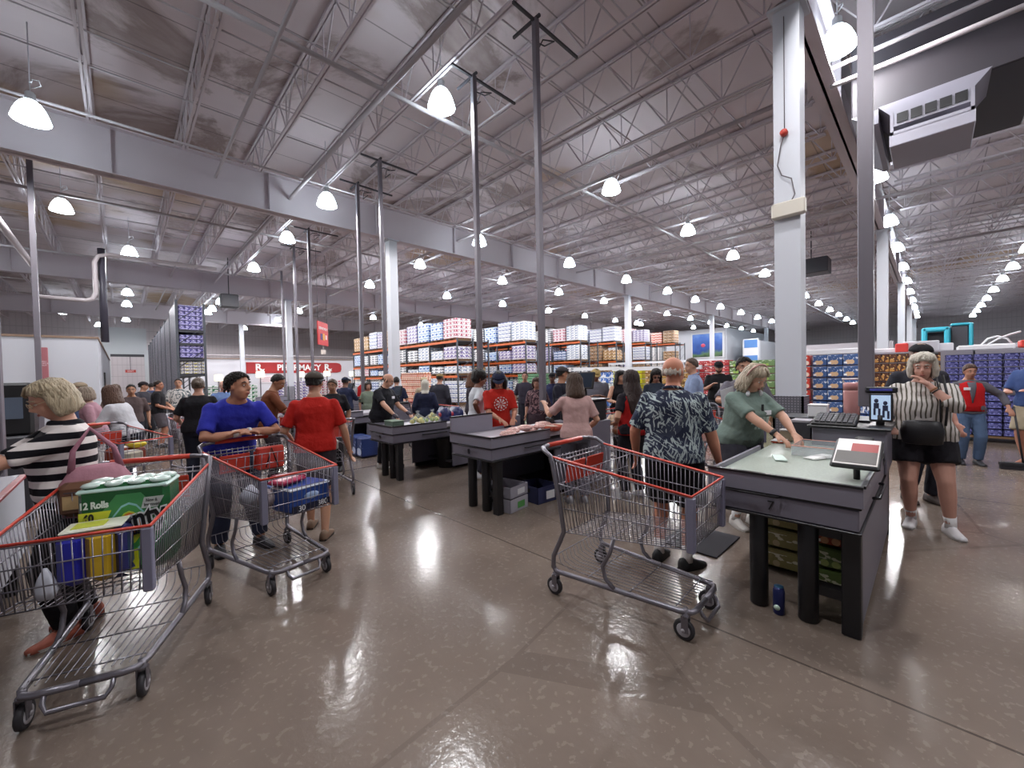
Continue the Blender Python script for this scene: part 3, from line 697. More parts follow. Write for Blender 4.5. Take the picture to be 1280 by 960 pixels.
# pale panel structure beyond the blue cartons, freezer-case tops with white boxes
tag(MB().box(40, 40.3, 1.9, 7.5, 1.6, 3.5).build('wall_display', flat('b3aeb4', .6)), kind='structure')
k = 0
for (x, y, sx, sy, z0, h, c_, lb) in [(15, 1.9, .8, 1.6, 1.98, .16, 'e6e6ea', 'white tray stack on top behind the blue cartons'), (15, 1.65, .5, .45, 1.95, .14, 'e06a2a', 'orange box lying on the white trays'), (15.4, .9, .6, .9, 1.98, .12, 'eeeef2', 'flat white box above the brown cartons'),
                                  (15.2, .55, .5, .25, 1.97, .24, 'd83c34', 'small red box above the brown cartons'), (15.6, .2, .6, .7, 1.98, .28, 'c4c4ca', 'light grey box above the brown cartons'), (15.6, -.15, .5, .5, 1.98, .2, 'd8d8de', 'pale box left of the turquoise frame foot'),
                                  (15.2, -.9, .8, .9, 1.95, .12, 'eeeef0', 'long white tray above the purple cases'), (15.1, -1.55, .5, .25, 1.97, .17, 'd84034', 'small red box above the purple cases'), (15.3, -2.1, .8, 1., 1.97, .14, 'e2e2e6', 'white tray at the right above the purple cases'),
                                  (17., -2.4, .8, 1.2, 2.05, .3, 'b4aeb6', 'pale grey bin above the purple cases at right')]:
    goods(x, y, sx, sy, z0, z0 + h, flat(c_, .5), lb, 'flat_box', 'box')
# counter line carrying these
for (x, y, sx, sy, z1, lb) in [(15.4, .9, 1.4, 3.2, 1.97, 'grey back fixture behind the blue and brown cartons'), (15.4, -1.88, 1.4, 2.3, 1.94, 'grey back fixture behind the purple drink cases'), (17., -2.4, 1.2, 2.0, 2.04, 'tall grey back fixture at the right')]:
    e = thing('back_fixture', lb, 'fixture', (x, y, 0)); MB().box(-sx / 2, sx / 2, -sy / 2, sy / 2, .1, z1, bev=.01).build('cabinet', flat('8c8890', .5), e); MB().box(-sx / 2 + .05, sx / 2 - .05, -sy / 2 + .05, sy / 2 - .05, 0, .1).build('plinth', M_dkgrey, e)
e = MB(); e.tube([(15.1, -.85, 2.08), (15.1, -.95, 2.22), (15.1, -1.1, 2.27), (15.1, -1.25, 2.2), (15.1, -1.32, 2.08)], .02, 6).tube([(15.1, -.95, 2.08), (15.1, -1.1, 2.2), (15.1, -1.3, 2.3), (15.1, -1.45, 2.35)], .02, 6)
tag(e.build('wire_coil', flat('e4e6ea', .4)), 'white looped rack lying above the purple cases', 'rack')
# turquoise display frame
M_turq = NT('turquoise_paint', .4); M_turq.col('3fb8d0'); M_turq = M_turq.m
e = thing('display_booth', 'turquoise framed display booth standing above the far cartons', 'display', (28, 0, 0))
def ring_frame(m, y0, y1, z0, z1, th, x0, x1, r=.25):
    for (a, b, c_, d) in ((y0, y0 + th, z0, z1), (y1 - th, y1, z0, z1), (y0 + .02, y1 - .02, z1 - th, z1)): m.box(x0, x1, a, b, c_, d, bev=.06)
m = MB(); ring_frame(m, -.62, .33, 0, 3.42, .2, -.4, .4); m.build('portal', M_turq, e)
m = MB(); m.box(.0, .5, -1.2, -.62, 0, 3.45, bev=.04); m.build('screen_wall', flat('3e3e48', .4), e)
m = MB(); m.box(-.1, .6, -1.34, -1.2, 0, 3.55, bev=.04); m.box(-.1, .6, -1.25, -.62, 3.45, 3.56, bev=.04); m.build('edge_trim', M_turq, e)
m = MB(); m.box(.2, .3, -.45, .15, 0, 3.2); m.build('inner_panel', flat('2a2730', .5), e)
# far freezer rows at right to close the view
for k, (x, y, sy, h, lb) in enumerate([(34., -6., 9., 2.7, 'long pale freezer case far behind the purple cases'), (60., -8., 14., 3.2, 'far tan shelving block near the right wall'), (36., 5.2, 3., 2.3, 'white freezer case far behind the main column'), (50., 8., 4., 3.2, 'grey shelving block far behind the main column')]):
    goods(x, y, 2., sy, 0, h, flat('a59c98' if k == 1 else 'c2c0c8', .5), lb, 'freezer_case', 'freezer')
# ================= checkout lanes
M_cgrey = flat('6f6c78', .4); M_cgrey2 = flat('7b7884', .4); M_edge = flat('17161a', .35)
t = NT('counter_top', .35)
nz = t.n('TexNoise', i_Scale=60., i_Detail=4.); t.set(nz.inputs[0], t.co()); n2 = t.n('TexNoise', i_Scale=2., i_Detail=2.); t.set(n2.inputs[0], t.co())
t.col(t.mix(t.math('MULTIPLY', nz.outputs[0], .8), t.mix(n2.outputs[0], 'aab3a8', 'c3ccc2'), '7f8a80')); M_top = t.m
M_topg = flat('b8b4bc', .35)
def counter(x0, y0, y1, num, label, L=2.3, top=None, z=.86, wall=True, side=False, name='checkout_counter', detail=True, handle=(.35, .75)):
    e = thing(name, label, 'checkout counter', (x0, y0, 0)); W = y1 - y0; zb = z - .22
    m = MB(); m.box(0, L, 0, W, zb, zb + .13, bev=.008); m.build('body', M_cgrey, e)
    m = MB(); m.box(-.012, L, -.012, W + .012, zb + .13, zb + .145, bev=.003); m.box(-.012, L, -.012, W + .012, zb - .015, zb + .0, bev=.003); m.box(-.03, .0, -.02, W + .02, z + .035, z + .05); m.box(0, L * .55, -.03, -.01, z + .035, z + .05); m.build('edge_trim', M_edge, e)
    m = MB(); m.box(-.02, .0, 0, W, zb + .145, z + .035); m.box(-.02, L * .55, -.02, 0, zb + .145, z + .035); m.box(-.02, L * .5, W, W + .02, zb + .145, z + .035); m.build('rim', M_cgrey2, e)
    m = MB(); m.box(.0, L, .0, W, z - .06, z, bev=.004); m.build('counter_surface', top or M_topg, e)
    if wall:
        m = MB(); m.box(-.01, L * .38, W + .0, W + .03, z + .03, z + .22, bev=.004); m.build('divider', M_cgrey2, e)
        MB().box(-.01, L * .38, W - .005, W + .035, z + .22, z + .235).build('divider_trim', M_edge, e)
    if num: text('lane_number', num, .085, (-.006, W * .55, zb + .065), FACE_NX, M_edge, e)
    if detail:
        m = MB(); m.tube([(-.02, handle[0] * W, zb + .137), (-.045, handle[0] * W + .01, zb + .137), (-.045, handle[1] * W, zb + .137), (-.02, handle[1] * W + .01, zb + .137)], .008, 6)
        m.build('pull_bar', M_edge, e)
        MB().tube([(.5, -.02, zb + .09), (.52, -.05, zb + .09), (.95, -.05, zb + .09), (.97, -.02, zb + .09)], .01, 6).build('pull_bar', M_edge, e)
    legs = [(.12, W * .68, .055, 1), (.12, W * .33, .055, 1), (.12, .045, .045, 0)]
    for (lx, ly, r, rd) in legs:
        m = MB()
        if rd: m.lathe([(r * .9, 0), (r, .01), (r, zb - .01), (r * .9, zb)], 16, (lx, ly, 0))
        else: m.box(lx - r, lx + r, ly - r, ly + r, 0, zb, bev=.006)
        m.build('leg', M_black, e)
    m = MB(); m.box(.12, .2, .05, W * .33, .18, .24); m.box(.12, .2, .05, W * .33, zb - .1, zb - .02); m.box(.8, L, W - .04, W, .0, .06); m.box(L - .1, L, 0, W, 0, zb); m.build('frame', M_black, e)
    if side: MB().box(.16, L, .0, .025, .06, zb - .015).build('side_panel', M_cgrey, e)
    else:
        MB().box(.75, L, W - .03, W, .06, zb - .02).build('side_panel', M_cgrey, e); MB().box(L * .62, L, 0, .03, .06, zb - .02).build('side_panel', M_cgrey, e)
    m = MB(); m.box(L * .6, L - .1, .05, W - .05, .12, .15); m.build('lower_shelf', M_dkgrey, e)
    return e
def register(x, y, rz, label, z=.86, screen=None, h=.3):
    """back end tower: cabinet, printer hump, keyboard and tilted screen; screen looks along local -x"""
    e = thing('register_station', label, 'cash register', (x, y, 0), rz)
    MB().box(-.3, .35, -.3, .3, 0, z + .02, bev=.01).build('cabinet', M_cgrey, e)
    MB().box(-.18, .30, -.26, .26, z + .02, z + .02 + h, bev=.015).build('housing', M_cgrey2 if h < .25 else M_black, e)
    MB().box(-.22, .34, -.3, .3, z + .02 + h, z + .045 + h, bev=.006).build('top_shelf', M_edge, e)
    M = Matrix.Translation((-.12, .06, z + .08 + h)) @ Matrix.Rotation(R(-18), 4, 'Y')
    m = MB(); m.box(-.09, .09, -.2, .2, -.012, .012, bev=.005, M=M)
    for r_ in range(4):
        for c_ in range(12): m.box(-.075 + r_ * .04, -.045 + r_ * .04, -.185 + c_ * .031, -.16 + c_ * .031, .012, .02, 1, M)
    m.build('keyboard', [M_black, M_dkgrey], e)
    M = Matrix.Translation((.12, 0, z + .32 + h)) @ Matrix.Rotation(R(14), 4, 'Y')
    MB().box(-.02, .02, -.17, .17, -.13, .13, bev=.008, M=M).build('monitor', M_black, e)
    MB().box(-.023, -.02, -.15, .15, -.11, .11, M=M).build('screen', screen or flat('26303e', .15), e)
    MB().tube([(.14, 0, z + .04 + h), (.14, 0, z + .25 + h)], .02, 8).build('stand', M_black, e)
    return e
def card_reader(x, y, z, rz, label):
    e = thing('card_terminal', label, 'card terminal', (x, y, z), rz); M = Matrix.Rotation(R(-35), 4, 'Y')
    MB().box(-.09, .09, -.045, .045, .0, .04, bev=.01, M=Matrix.Translation((0, 0, .07)) @ M).build('keypad_body', M_black, e)
    MB().box(.01, .08, -.035, .035, .04, .043, M=Matrix.Translation((0, 0, .07)) @ M).build('screen', flat('33465a', .2), e)
    MB().lathe([(.06, 0), (.05, .01), (.015, .02), (.015, .08)], 12).build('stand', M_black, e); return e
# lane 7
counter(2.95, .28, 1.06, '7', 'nearest grey checkout counter with a pale speckled top and the number seven', 2.3, M_top, .87, False, True, handle=(.48, .98))
# lane 7 back end: raised box with dark top and monitor
e = thing('register_station', 'register tower of lane seven with a big keypad and lit advert screen', 'cash register', (4.85, .28, 0))
MB().box(-.2, .45, -.02, .5, .66, 1.04, bev=.01).build('housing', M_cgrey, e)
MB().box(-.25, .47, -.05, .53, 1.04, 1.06, bev=.006).build('top_shelf', M_edge, e)
M = Matrix.Translation((-.08, .34, 1.10)) @ Matrix.Rotation(R(-12), 4, 'Y')
m = MB(); m.box(-.16, .16, -.16, .16, -.03, .02, bev=.01, M=M)
for r_ in range(7):
    for c_ in range(7): m.box(-.14 + r_ * .04, -.108 + r_ * .04, -.14 + c_ * .04, -.108 + c_ * .04, .02, .032, 1, M)
m.build('keyboard', [M_black, M_dkgrey], e)
MB().box(.06, .10, -.045, .115, 1.09, 1.35, bev=.01).box(.07, .11, -.075, .145, 1.35, 1.405, bev=.01).tube([(.08, .04, 1.05), (.08, .04, 1.15)], .03, 10).build('monitor', M_black, e)
MB().box(.056, .06, -.03, .10, 1.11, 1.33).build('screen', (lambda t: (t.col('9fb8d8'), t.set(t.b.inputs['Emission Color'], (.5, .65, .85, 1)), t.b.inputs['Emission Strength'].__setattr__('default_value', .55), t.m)[-1])(NT('advert_screen', .3)), e)
m = MB()
for (yy, zz) in ((.065, 1.26), (.005, 1.24)):
    m.box(.053, .056, yy - .018, yy + .018, zz - .05, zz); m.box(.053, .056, yy - .028, yy - .012, zz - .12, zz - .05); m.box(.053, .056, yy + .004, yy + .02, zz - .11, zz - .05); m.ball((.0545, yy, zz + .02), (.003, .016, .02), n=8)
m.build('advert_figures', flat('2c3350', .5), e)
MB().box(.064, .07, -.04, .11, 1.37, 1.39).build('display_line', flat('4a4fa8', .3), e)
e = thing('price_display', 'tilted advert panel on a short black post at the corner of counter seven', 'display', (3.28, .33, 0))
Mt = Matrix.Translation((.1, 0, 1.03)) @ Matrix.Rotation(R(-22), 4, 'Y')
MB().box(-.17, .17, -.12, .12, -.016, .012, bev=.008, M=Mt).build('frame', M_black, e)
MB().box(-.155, .155, -.107, .107, .012, .016, M=Mt).build('card', flat('d6d0cc', .4), e)
MB().box(-.14, .0, -.1, .1, .016, .018, M=Mt).build('print', flat('4a4440', .5), e); MB().box(.0, .1, -.1, .03, .016, .018, M=Mt).build('print', flat('9a2a26', .5), e)
MB().tube([(.08, 0, .82), (.08, 0, 1.0)], .018, 10).box(.04, .12, -.03, .03, .80, .84).build('post', M_black, e)
e = thing('acrylic_tray', 'clear plastic divider box on the speckled top of counter seven', 'tray', (4.15, .55, .875))
t = NT('clear_plastic', .05); t.b.inputs['Transmission Weight'].default_value = .0; t.b.inputs['Alpha'].default_value = .28; t.col('cdd4d8'); M_clear = t.m
MB().box(-.2, .2, -.25, .25, 0, .006).box(-.2, -.195, -.25, .25, 0, .08).box(.195, .2, -.25, .25, 0, .08).box(-.2, .2, -.25, -.245, 0, .08).box(-.2, .2, .245, .25, 0, .08).build('tray_walls', M_clear, e)
MB().tube([(-.2, -.25, .08), (-.2, .25, .08), (.2, .25, .08), (.2, -.25, .08)], .004, 5, closed=True).build('rim', flat('c98a7a', .4), e)
e = thing('card_terminal', 'black card terminal leaning beside the tower of lane seven', 'card terminal', (4.33, .38, .9))
Mt = Matrix.Rotation(R(-32), 4, 'Y')
MB().box(-.14, .12, -.06, .06, .02, .07, bev=.015, M=Mt).build('keypad_body', M_black, e); MB().box(-.1, .02, -.045, .045, .07, .073, M=Mt).build('screen', flat('4a4650', .2), e); MB().lathe([(.06, -.02), (.05, 0), (.03, .06)], 12).build('stand', M_black, e)
e = thing('tumbler', 'tall pink insulated bottle standing behind the register of lane seven', 'bottle', (5.3, .56, -.04))
MB().lathe([(.058, 1.12), (.062, 1.13), (.066, 1.38), (.064, 1.40)], 24).build('body', flat('c98f8c', .4), e); MB().lathe([(.067, 1.40), (.067, 1.46), (.055, 1.475)], 24).build('lid', flat('b8807e', .4), e)
MB().tube([(0, -.05, 1.47), (0, -.075, 1.51), (0, .075, 1.51), (0, .05, 1.47)], .008, 6).build('handle', flat('d8ccc8', .4), e)
e = thing('shelf_unit', 'dark back shelf that carries the bottle and paper boxes at lane seven', 'shelf', (5.32, .30, 0))
MB().box(-.25, .2, .12, .8, 0, 1.06, bev=.01).build('cabinet', M_cgrey, e); MB().box(-.27, .22, .10, .82, 1.06, 1.08).build('top', M_edge, e)
for (x, y, z, sx, sy, sz, c_, nm, lb, cat) in [(5.25, .82, 1.08, .16, .16, .13, 'e6e6e8', 'tissue_box', 'small white box stacked on the back shelf of lane seven', 'box'), (4.93, .9, .875, .2, .16, .2, '3b3a42', 'organizer', 'dark organizer box beside the keypad tower', 'box'),
                                 (4.75, 1.0, .875, .1, .1, .11, 'b8a890', 'paper_cup', 'small beige box on counter seven next to the coupon stack', 'box'), (4.62, 1.03, .875, .22, .1, .02, 'b8452c', 'coupon_stack', 'red and orange coupons lying on counter seven', 'coupons')]:
    e = thing(nm, lb, cat, (x, y, z)); MB().box(-sx / 2, sx / 2, -sy / 2, sy / 2, 0, sz * .88, bev=.006).build('body', flat(c_, .5), e); MB().box(-sx / 2 - .003, sx / 2 + .003, -sy / 2 - .003, sy / 2 + .003, sz * .88, sz, bev=.004).build('top', flat('d8d4d4' if c_ != '3b3a42' else 'a8a4ac', .4), e)
for (x, y, rz, sx, sy, c_, lb) in [(3.72, .83, 20, .17, .08, 'cfe0d8', 'pale green receipt lying in front of the cashier of lane seven'), (3.95, .62, -25, .22, .09, 'e4e4e2', 'white folded paper on the middle of counter seven')]:
    m = MB(); m.box(-sx / 2, sx / 2, -sy / 2, sy / 2, .003, .006); m.rings([[(-sx / 2, -sy / 2, .006), (sx / 2, -sy / 2, .006), (sx / 2, sy / 2, .006), (-sx / 2, sy / 2, .006)], [(-sx / 2, -sy / 2, .012), (sx / 2, -sy / 3, .022), (sx / 2, sy / 2, .02), (-sx / 2, sy / 2, .01)]], 0, False)
    o = m.build('receipt', flat(c_, .6), None, (x, y, .872)); o.rotation_euler = (0, 0, R(rz)); tag(o, lb, 'paper')
# goods below counter 7
M_kr = carton('9a9260', 11., .34, .13, 'e8e4d0', 'c8b890', 'f4f0e8', '2c2a20'); M_kb = carton('a4482c', 12., .3, .13, 'f0d8b8', 'e8b080', 'f0ece4', '4c2014')
for k in range(3):
    o = MB().box(0, .3, -.17, .17, .01, .15, bev=.012).build('produce_box', M_kr, None, (3.65, .86, .02 + k * .16)); tag(o, ORD[k] + ' green and white box from the floor in the left stack under counter seven', 'box')
M_kg = carton('70884a', 13., .3, .13, 'e4e8c8', 'b8c878', 'f0f0e4', '3c2014')
for k in range(3):
    o = MB().box(0, .3, -.14, .14, .01, .15, bev=.012).build('produce_box', M_kb if k == 2 else M_kg, None, (3.5, .47, .02 + k * .16)); tag(o, ORD[k] + ' box from the floor in the orange and green stack under counter seven', 'box')
e = thing('drink_can', 'tall dark blue can with a white emblem between the legs of counter seven', 'can', (3.02, .685, 0))
MB().lathe([(.028, 0), (.033, .008), (.033, .155), (.026, .175)], 20).build('body', flat('20285c', .3, .4), e); MB().lathe([(.026, .175), (.027, .18), (.024, .182)], 20).build('lid', flat('3c6a8c', .3, .6), e)
MB().lathe([(.018, 0), (.018, .002)], 16, M=Matrix.Translation((-.0325, .004, .05)) @ Matrix.Rotation(R(-90), 4, 'Y')).build('emblem', flat('c8e0d0', .4), e)
o = MB().box(-.3, .3, -.25, .25, 0, .012, bev=.004).build('floor_mat', flat('24222a', .8), None, (3.85, 1.5, .002)); tag(o, 'dark anti fatigue mat under the cashier of lane seven', 'mat')

# lane 8
counter(2.92, 3.38, 4.12, '8', 'grey checkout counter number eight with meat packs on it', 1.76, None, .85, True)
register(5.0, 3.7, 0, 'black register of lane eight below the tall middle pole', .86, None, .3)
card_reader(4.2, 3.62, .86, 190, 'black card terminal on counter eight in front of the cashier in red')
M_meat = (lambda t: (t.col(t.mix(t.ramp(t.n('TexNoise', i_Scale=22., i_Detail=3.).outputs[0], [(.45, (0, 0, 0)), (.55, (1, 1, 1))]), 'b8645c', 'e8d4cc')), t.m)[-1])(NT('wrapped_meat', .3))
for k in range(7):
    m = MB(); m.box(-.1, .1, -.08, .08, 0, .035, bev=.012); m.ball((0, 0, .035), (.085, .065, .02), n=10)
    o = m.build('meat_tray', M_meat, None, (3.35 + .14 * k, 3.56 + .05 * (k % 2), .862 + .02 * (k % 3))); o.rotation_euler = (R(rnd.uniform(-6, 6)), R(rnd.uniform(-6, 6)), R(rnd.uniform(-50, 50)))
    tag(o, ORD[k] + ' wrapped meat tray from the front on counter eight', 'meat tray', 'meat trays on counter eight')
def open_box(x, y, rz, sx, sy, h, c_, label, c2=None, z=0.):
    e = thing('cardboard_box', label, 'box', (x, y, z), rz)
    t_ = .008; m = MB(); m.box(-sx / 2, sx / 2, -sy / 2, sy / 2, 0, t_); m.box(-sx / 2, -sx / 2 + t_, -sy / 2, sy / 2, 0, h); m.box(sx / 2 - t_, sx / 2, -sy / 2, sy / 2, 0, h); m.box(-sx / 2, sx / 2, -sy / 2, -sy / 2 + t_, 0, h); m.box(-sx / 2, sx / 2, sy / 2 - t_, sy / 2, 0, h)
    m.build('walls', flat(c_, .7), e)
    m = MB(); m.box(-sx / 2 - .002, -sx / 2, -sy * .15, sy * .15, h * .6, h * .85); m.build('hand_hole', M_black, e)
    m = MB(); m.box(-sx * .1, sx * .3, -sy / 2 - .003, -sy / 2 - .001, h * .2, h * .7); m.build('label', flat(c2 or 'dcdcdc', .5), e); return e
open_box(3.28, 3.56, 8, .34, .42, .15, '9a97a0', 'lower grey printed box standing on the floor under counter eight', '4c8a48')
open_box(3.3, 3.58, 8, .34, .42, .13, '8f8c96', 'upper grey box stacked on the other grey box under counter eight', 'c8c8cc', .155)
open_box(3.78, 3.5, -4, .36, .4, .2, '23264a', 'dark blue open box on the floor under counter eight', 'e0e0e4')
e = thing('waste_bin', 'black bin lined with a white bag beside counter eight', 'bin', (4.32, 3.48, 0))
MB().lathe([(.14, 0), (.17, .02), (.2, .42), (.21, .44), (.19, .44), (.15, .05)], 20, cap=False).build('bin_body', M_black, e); MB().lathe([(.215, .38), (.22, .43), (.21, .47), (.16, .46), (.13, .40)], 20, cap=False).build('bin_liner', flat('c8ccd2', .4), e)
e = thing('waste_bin', 'black bin under counter nine', 'bin', (4.1, 5.95, 0)); MB().lathe([(.15, 0), (.17, .02), (.2, .5), (.21, .52)], 18).build('bin_body', M_black, e); MB().lathe([(.212, .52), (.2, .53), (.12, .5)], 18).build('rim', M_dkgrey, e)

# lane 9
counter(2.92, 5.65, 6.42, '9', 'grey checkout counter number nine with fruit bags beside the balding cashier', 1.76, None, .80, False)
card_reader(4.6, 5.85, .82, 190, 'black card terminal at the far end of counter nine')
def bumpy_bag(x, y, z, r, cols, label, cat='bag', n=14, name='fruit_bag', ball=.035, top='dfe6e0'):
    e = thing(name, label, cat, (x, y, z)); m = MB()
    for k in range(n):
        a = rnd.uniform(0, 6.28); q = rnd.uniform(0, r); m.ball((q * math.cos(a), q * math.sin(a), ball + (1 - q / r) * r * .9 * rnd.random()), ball, n=8, mi=k % len(cols))
    m.build('fruit', [flat(c_, .45) for c_ in cols], e)
    MB().lathe([(r * .95, .0), (r * 1.15, r * .3), (r * .9, r * .8), (r * .25, r * 1.25), (r * .12, r * 1.4), (r * .3, r * 1.7)], 14).build('plastic_bag', M_film, e); return e
t = NT('plastic_film', .15); t.b.inputs['Alpha'].default_value = .22; t.col('e8eef0'); M_film = t.m
bumpy_bag(3.55, 5.98, .80, .13, ['b8b23c', 'd8c84a', '6f9a3c'], 'bag of yellow and green fruit on counter nine')
bumpy_bag(3.85, 6.0, .80, .13, ['c8b83c', 'd8c84a', '8fa83c'], 'second bag of yellow fruit on counter nine, nearer the register')
for k, (x, y, c1, c2) in enumerate([(4.1, 6.02, '232a58', 'a8303c'), (4.35, 6.0, '232a58', 'b83848')]):
    e = thing('snack_bag', ['dark blue and red snack bag on counter nine', 'another blue and red snack bag nearer the woman in the cardigan'][k], 'snack bag', (x, y, .80))
    MB().rings([[(-.09 * a, -.11, z_), (.09 * a, -.11, z_), (.09 * a, .11, z_), (-.09 * a, .11, z_)] for z_, a in ((0, .7), (.05, 1), (.16, .9), (.24, .15))], 0, True).build('bag', flat(c1, .3), e); MB().ball((-.06, 0, .11), (.035, .08, .06), n=10).build('emblem', flat(c2, .4), e)
e = thing('green_crate', 'clear green produce box at the front of counter nine by the cashier hand', 'box', (3.18, 6.1, .80))
MB().box(-.1, .1, -.15, .15, 0, .08, bev=.01).build('walls', flat('46584a', .4), e); MB().box(-.105, .105, -.155, .155, .08, .09, bev=.004).build('lid', flat('8a9c8c', .3), e)
register(5.0, 5.64, 0, 'grey register behind counter nine, mostly hidden by the woman in white', .82, None, .22)
# farther lanes
counter(3.1, 8.75, 9.55, None, 'grey checkout counter left of the balding cashier with blue cases under it', 1.3, None, .82, True, detail=False)
register(4.75, 9.1, 0, 'register screen on the counter left of the balding cashier', .82, None, .12)
counter(3.1, 11.2, 12., None, 'farther grey checkout counter at the left behind the strap wearing woman', 1.15, None, .82, True, detail=False)
register(4.6, 11.6, 0, 'register on the farther left checkout counter', .82, None, .2)
counter(3.1, 14.4, 15.2, None, 'farthest grey checkout counter near the pharmacy', 2.4, None, .82, True, detail=False)
M_wat = carton('26386e', 14., .26, .38, '8fa0d0', 'c8d4f0', 'e0e6f4', '141a3c')
for k in range(3):
    o = MB().box(0, .35, -.12, .12, .01, .4, bev=.02).build('water_case', M_wat, None, (3.35, 8.15 + .27 * k - .25, 0)); tag(o, ORD[k] + ' blue case from the right on the floor under the counter beside the balding cashier', 'case', 'blue cases by the counter')
# left foreground counter with red edge
e = thing('checkout_counter', 'pale counter with a red edge at the left border in front of the striped woman', 'checkout counter', (-.58, 3.1, 0))
MB().box(-1.0, 0, 0, 1.85, .3, .86, bev=.01).build('body', flat('b9bcc4', .5), e); MB().box(-1.02, .015, -.02, 1.87, .86, .885, bev=.005).build('edge_trim', flat('8c2a30', .45), e)
for q in (.1, 1.7): MB().box(-.12, -.04, q, q + .08, 0, .3).build('leg', M_black, e)
MB().box(-.98, -.02, .02, 1.83, .885, .89).build('counter_surface', flat('8a8790', .4), e)
for k, (y, c_, lb) in enumerate([(3.95, 'b0a8b8', 'crinkled pale bag lying on the left border counter'), (4.35, '8f8ca4', 'greyish wrapped goods behind the pale bag on the left border counter'), (4.75, '26242c', 'black terminal at the back of the left border counter')]):
    m = MB()
    for q in range(5): m.ball((rnd.uniform(-.08, .08), rnd.uniform(-.1, .1), .07 + rnd.uniform(0, .06)), (rnd.uniform(.05, .09), rnd.uniform(.05, .09), .07), n=10)
    o = m.build(['plastic_bag', 'wrapped_goods', 'terminal'][k], flat(c_, .3), None, (-.78, y, .89)); tag(o, lb, ['bag', 'goods', 'terminal'][k])
e = thing('self_checkout', 'black self checkout machine behind the striped woman', 'checkout machine', (-1.15, 7.6, 0), 0)
MB().box(-.35, .35, -.3, .3, 0, 1.0, bev=.02).build('cabinet', M_dkgrey, e); MB().box(-.45, .38, -.2, .2, 1.0, 1.62, bev=.03).build('tower', M_black, e); MB().box(.0, .3, -.21, -.2, 1.2, 1.45).build('screen', flat('5a6474', .2), e)

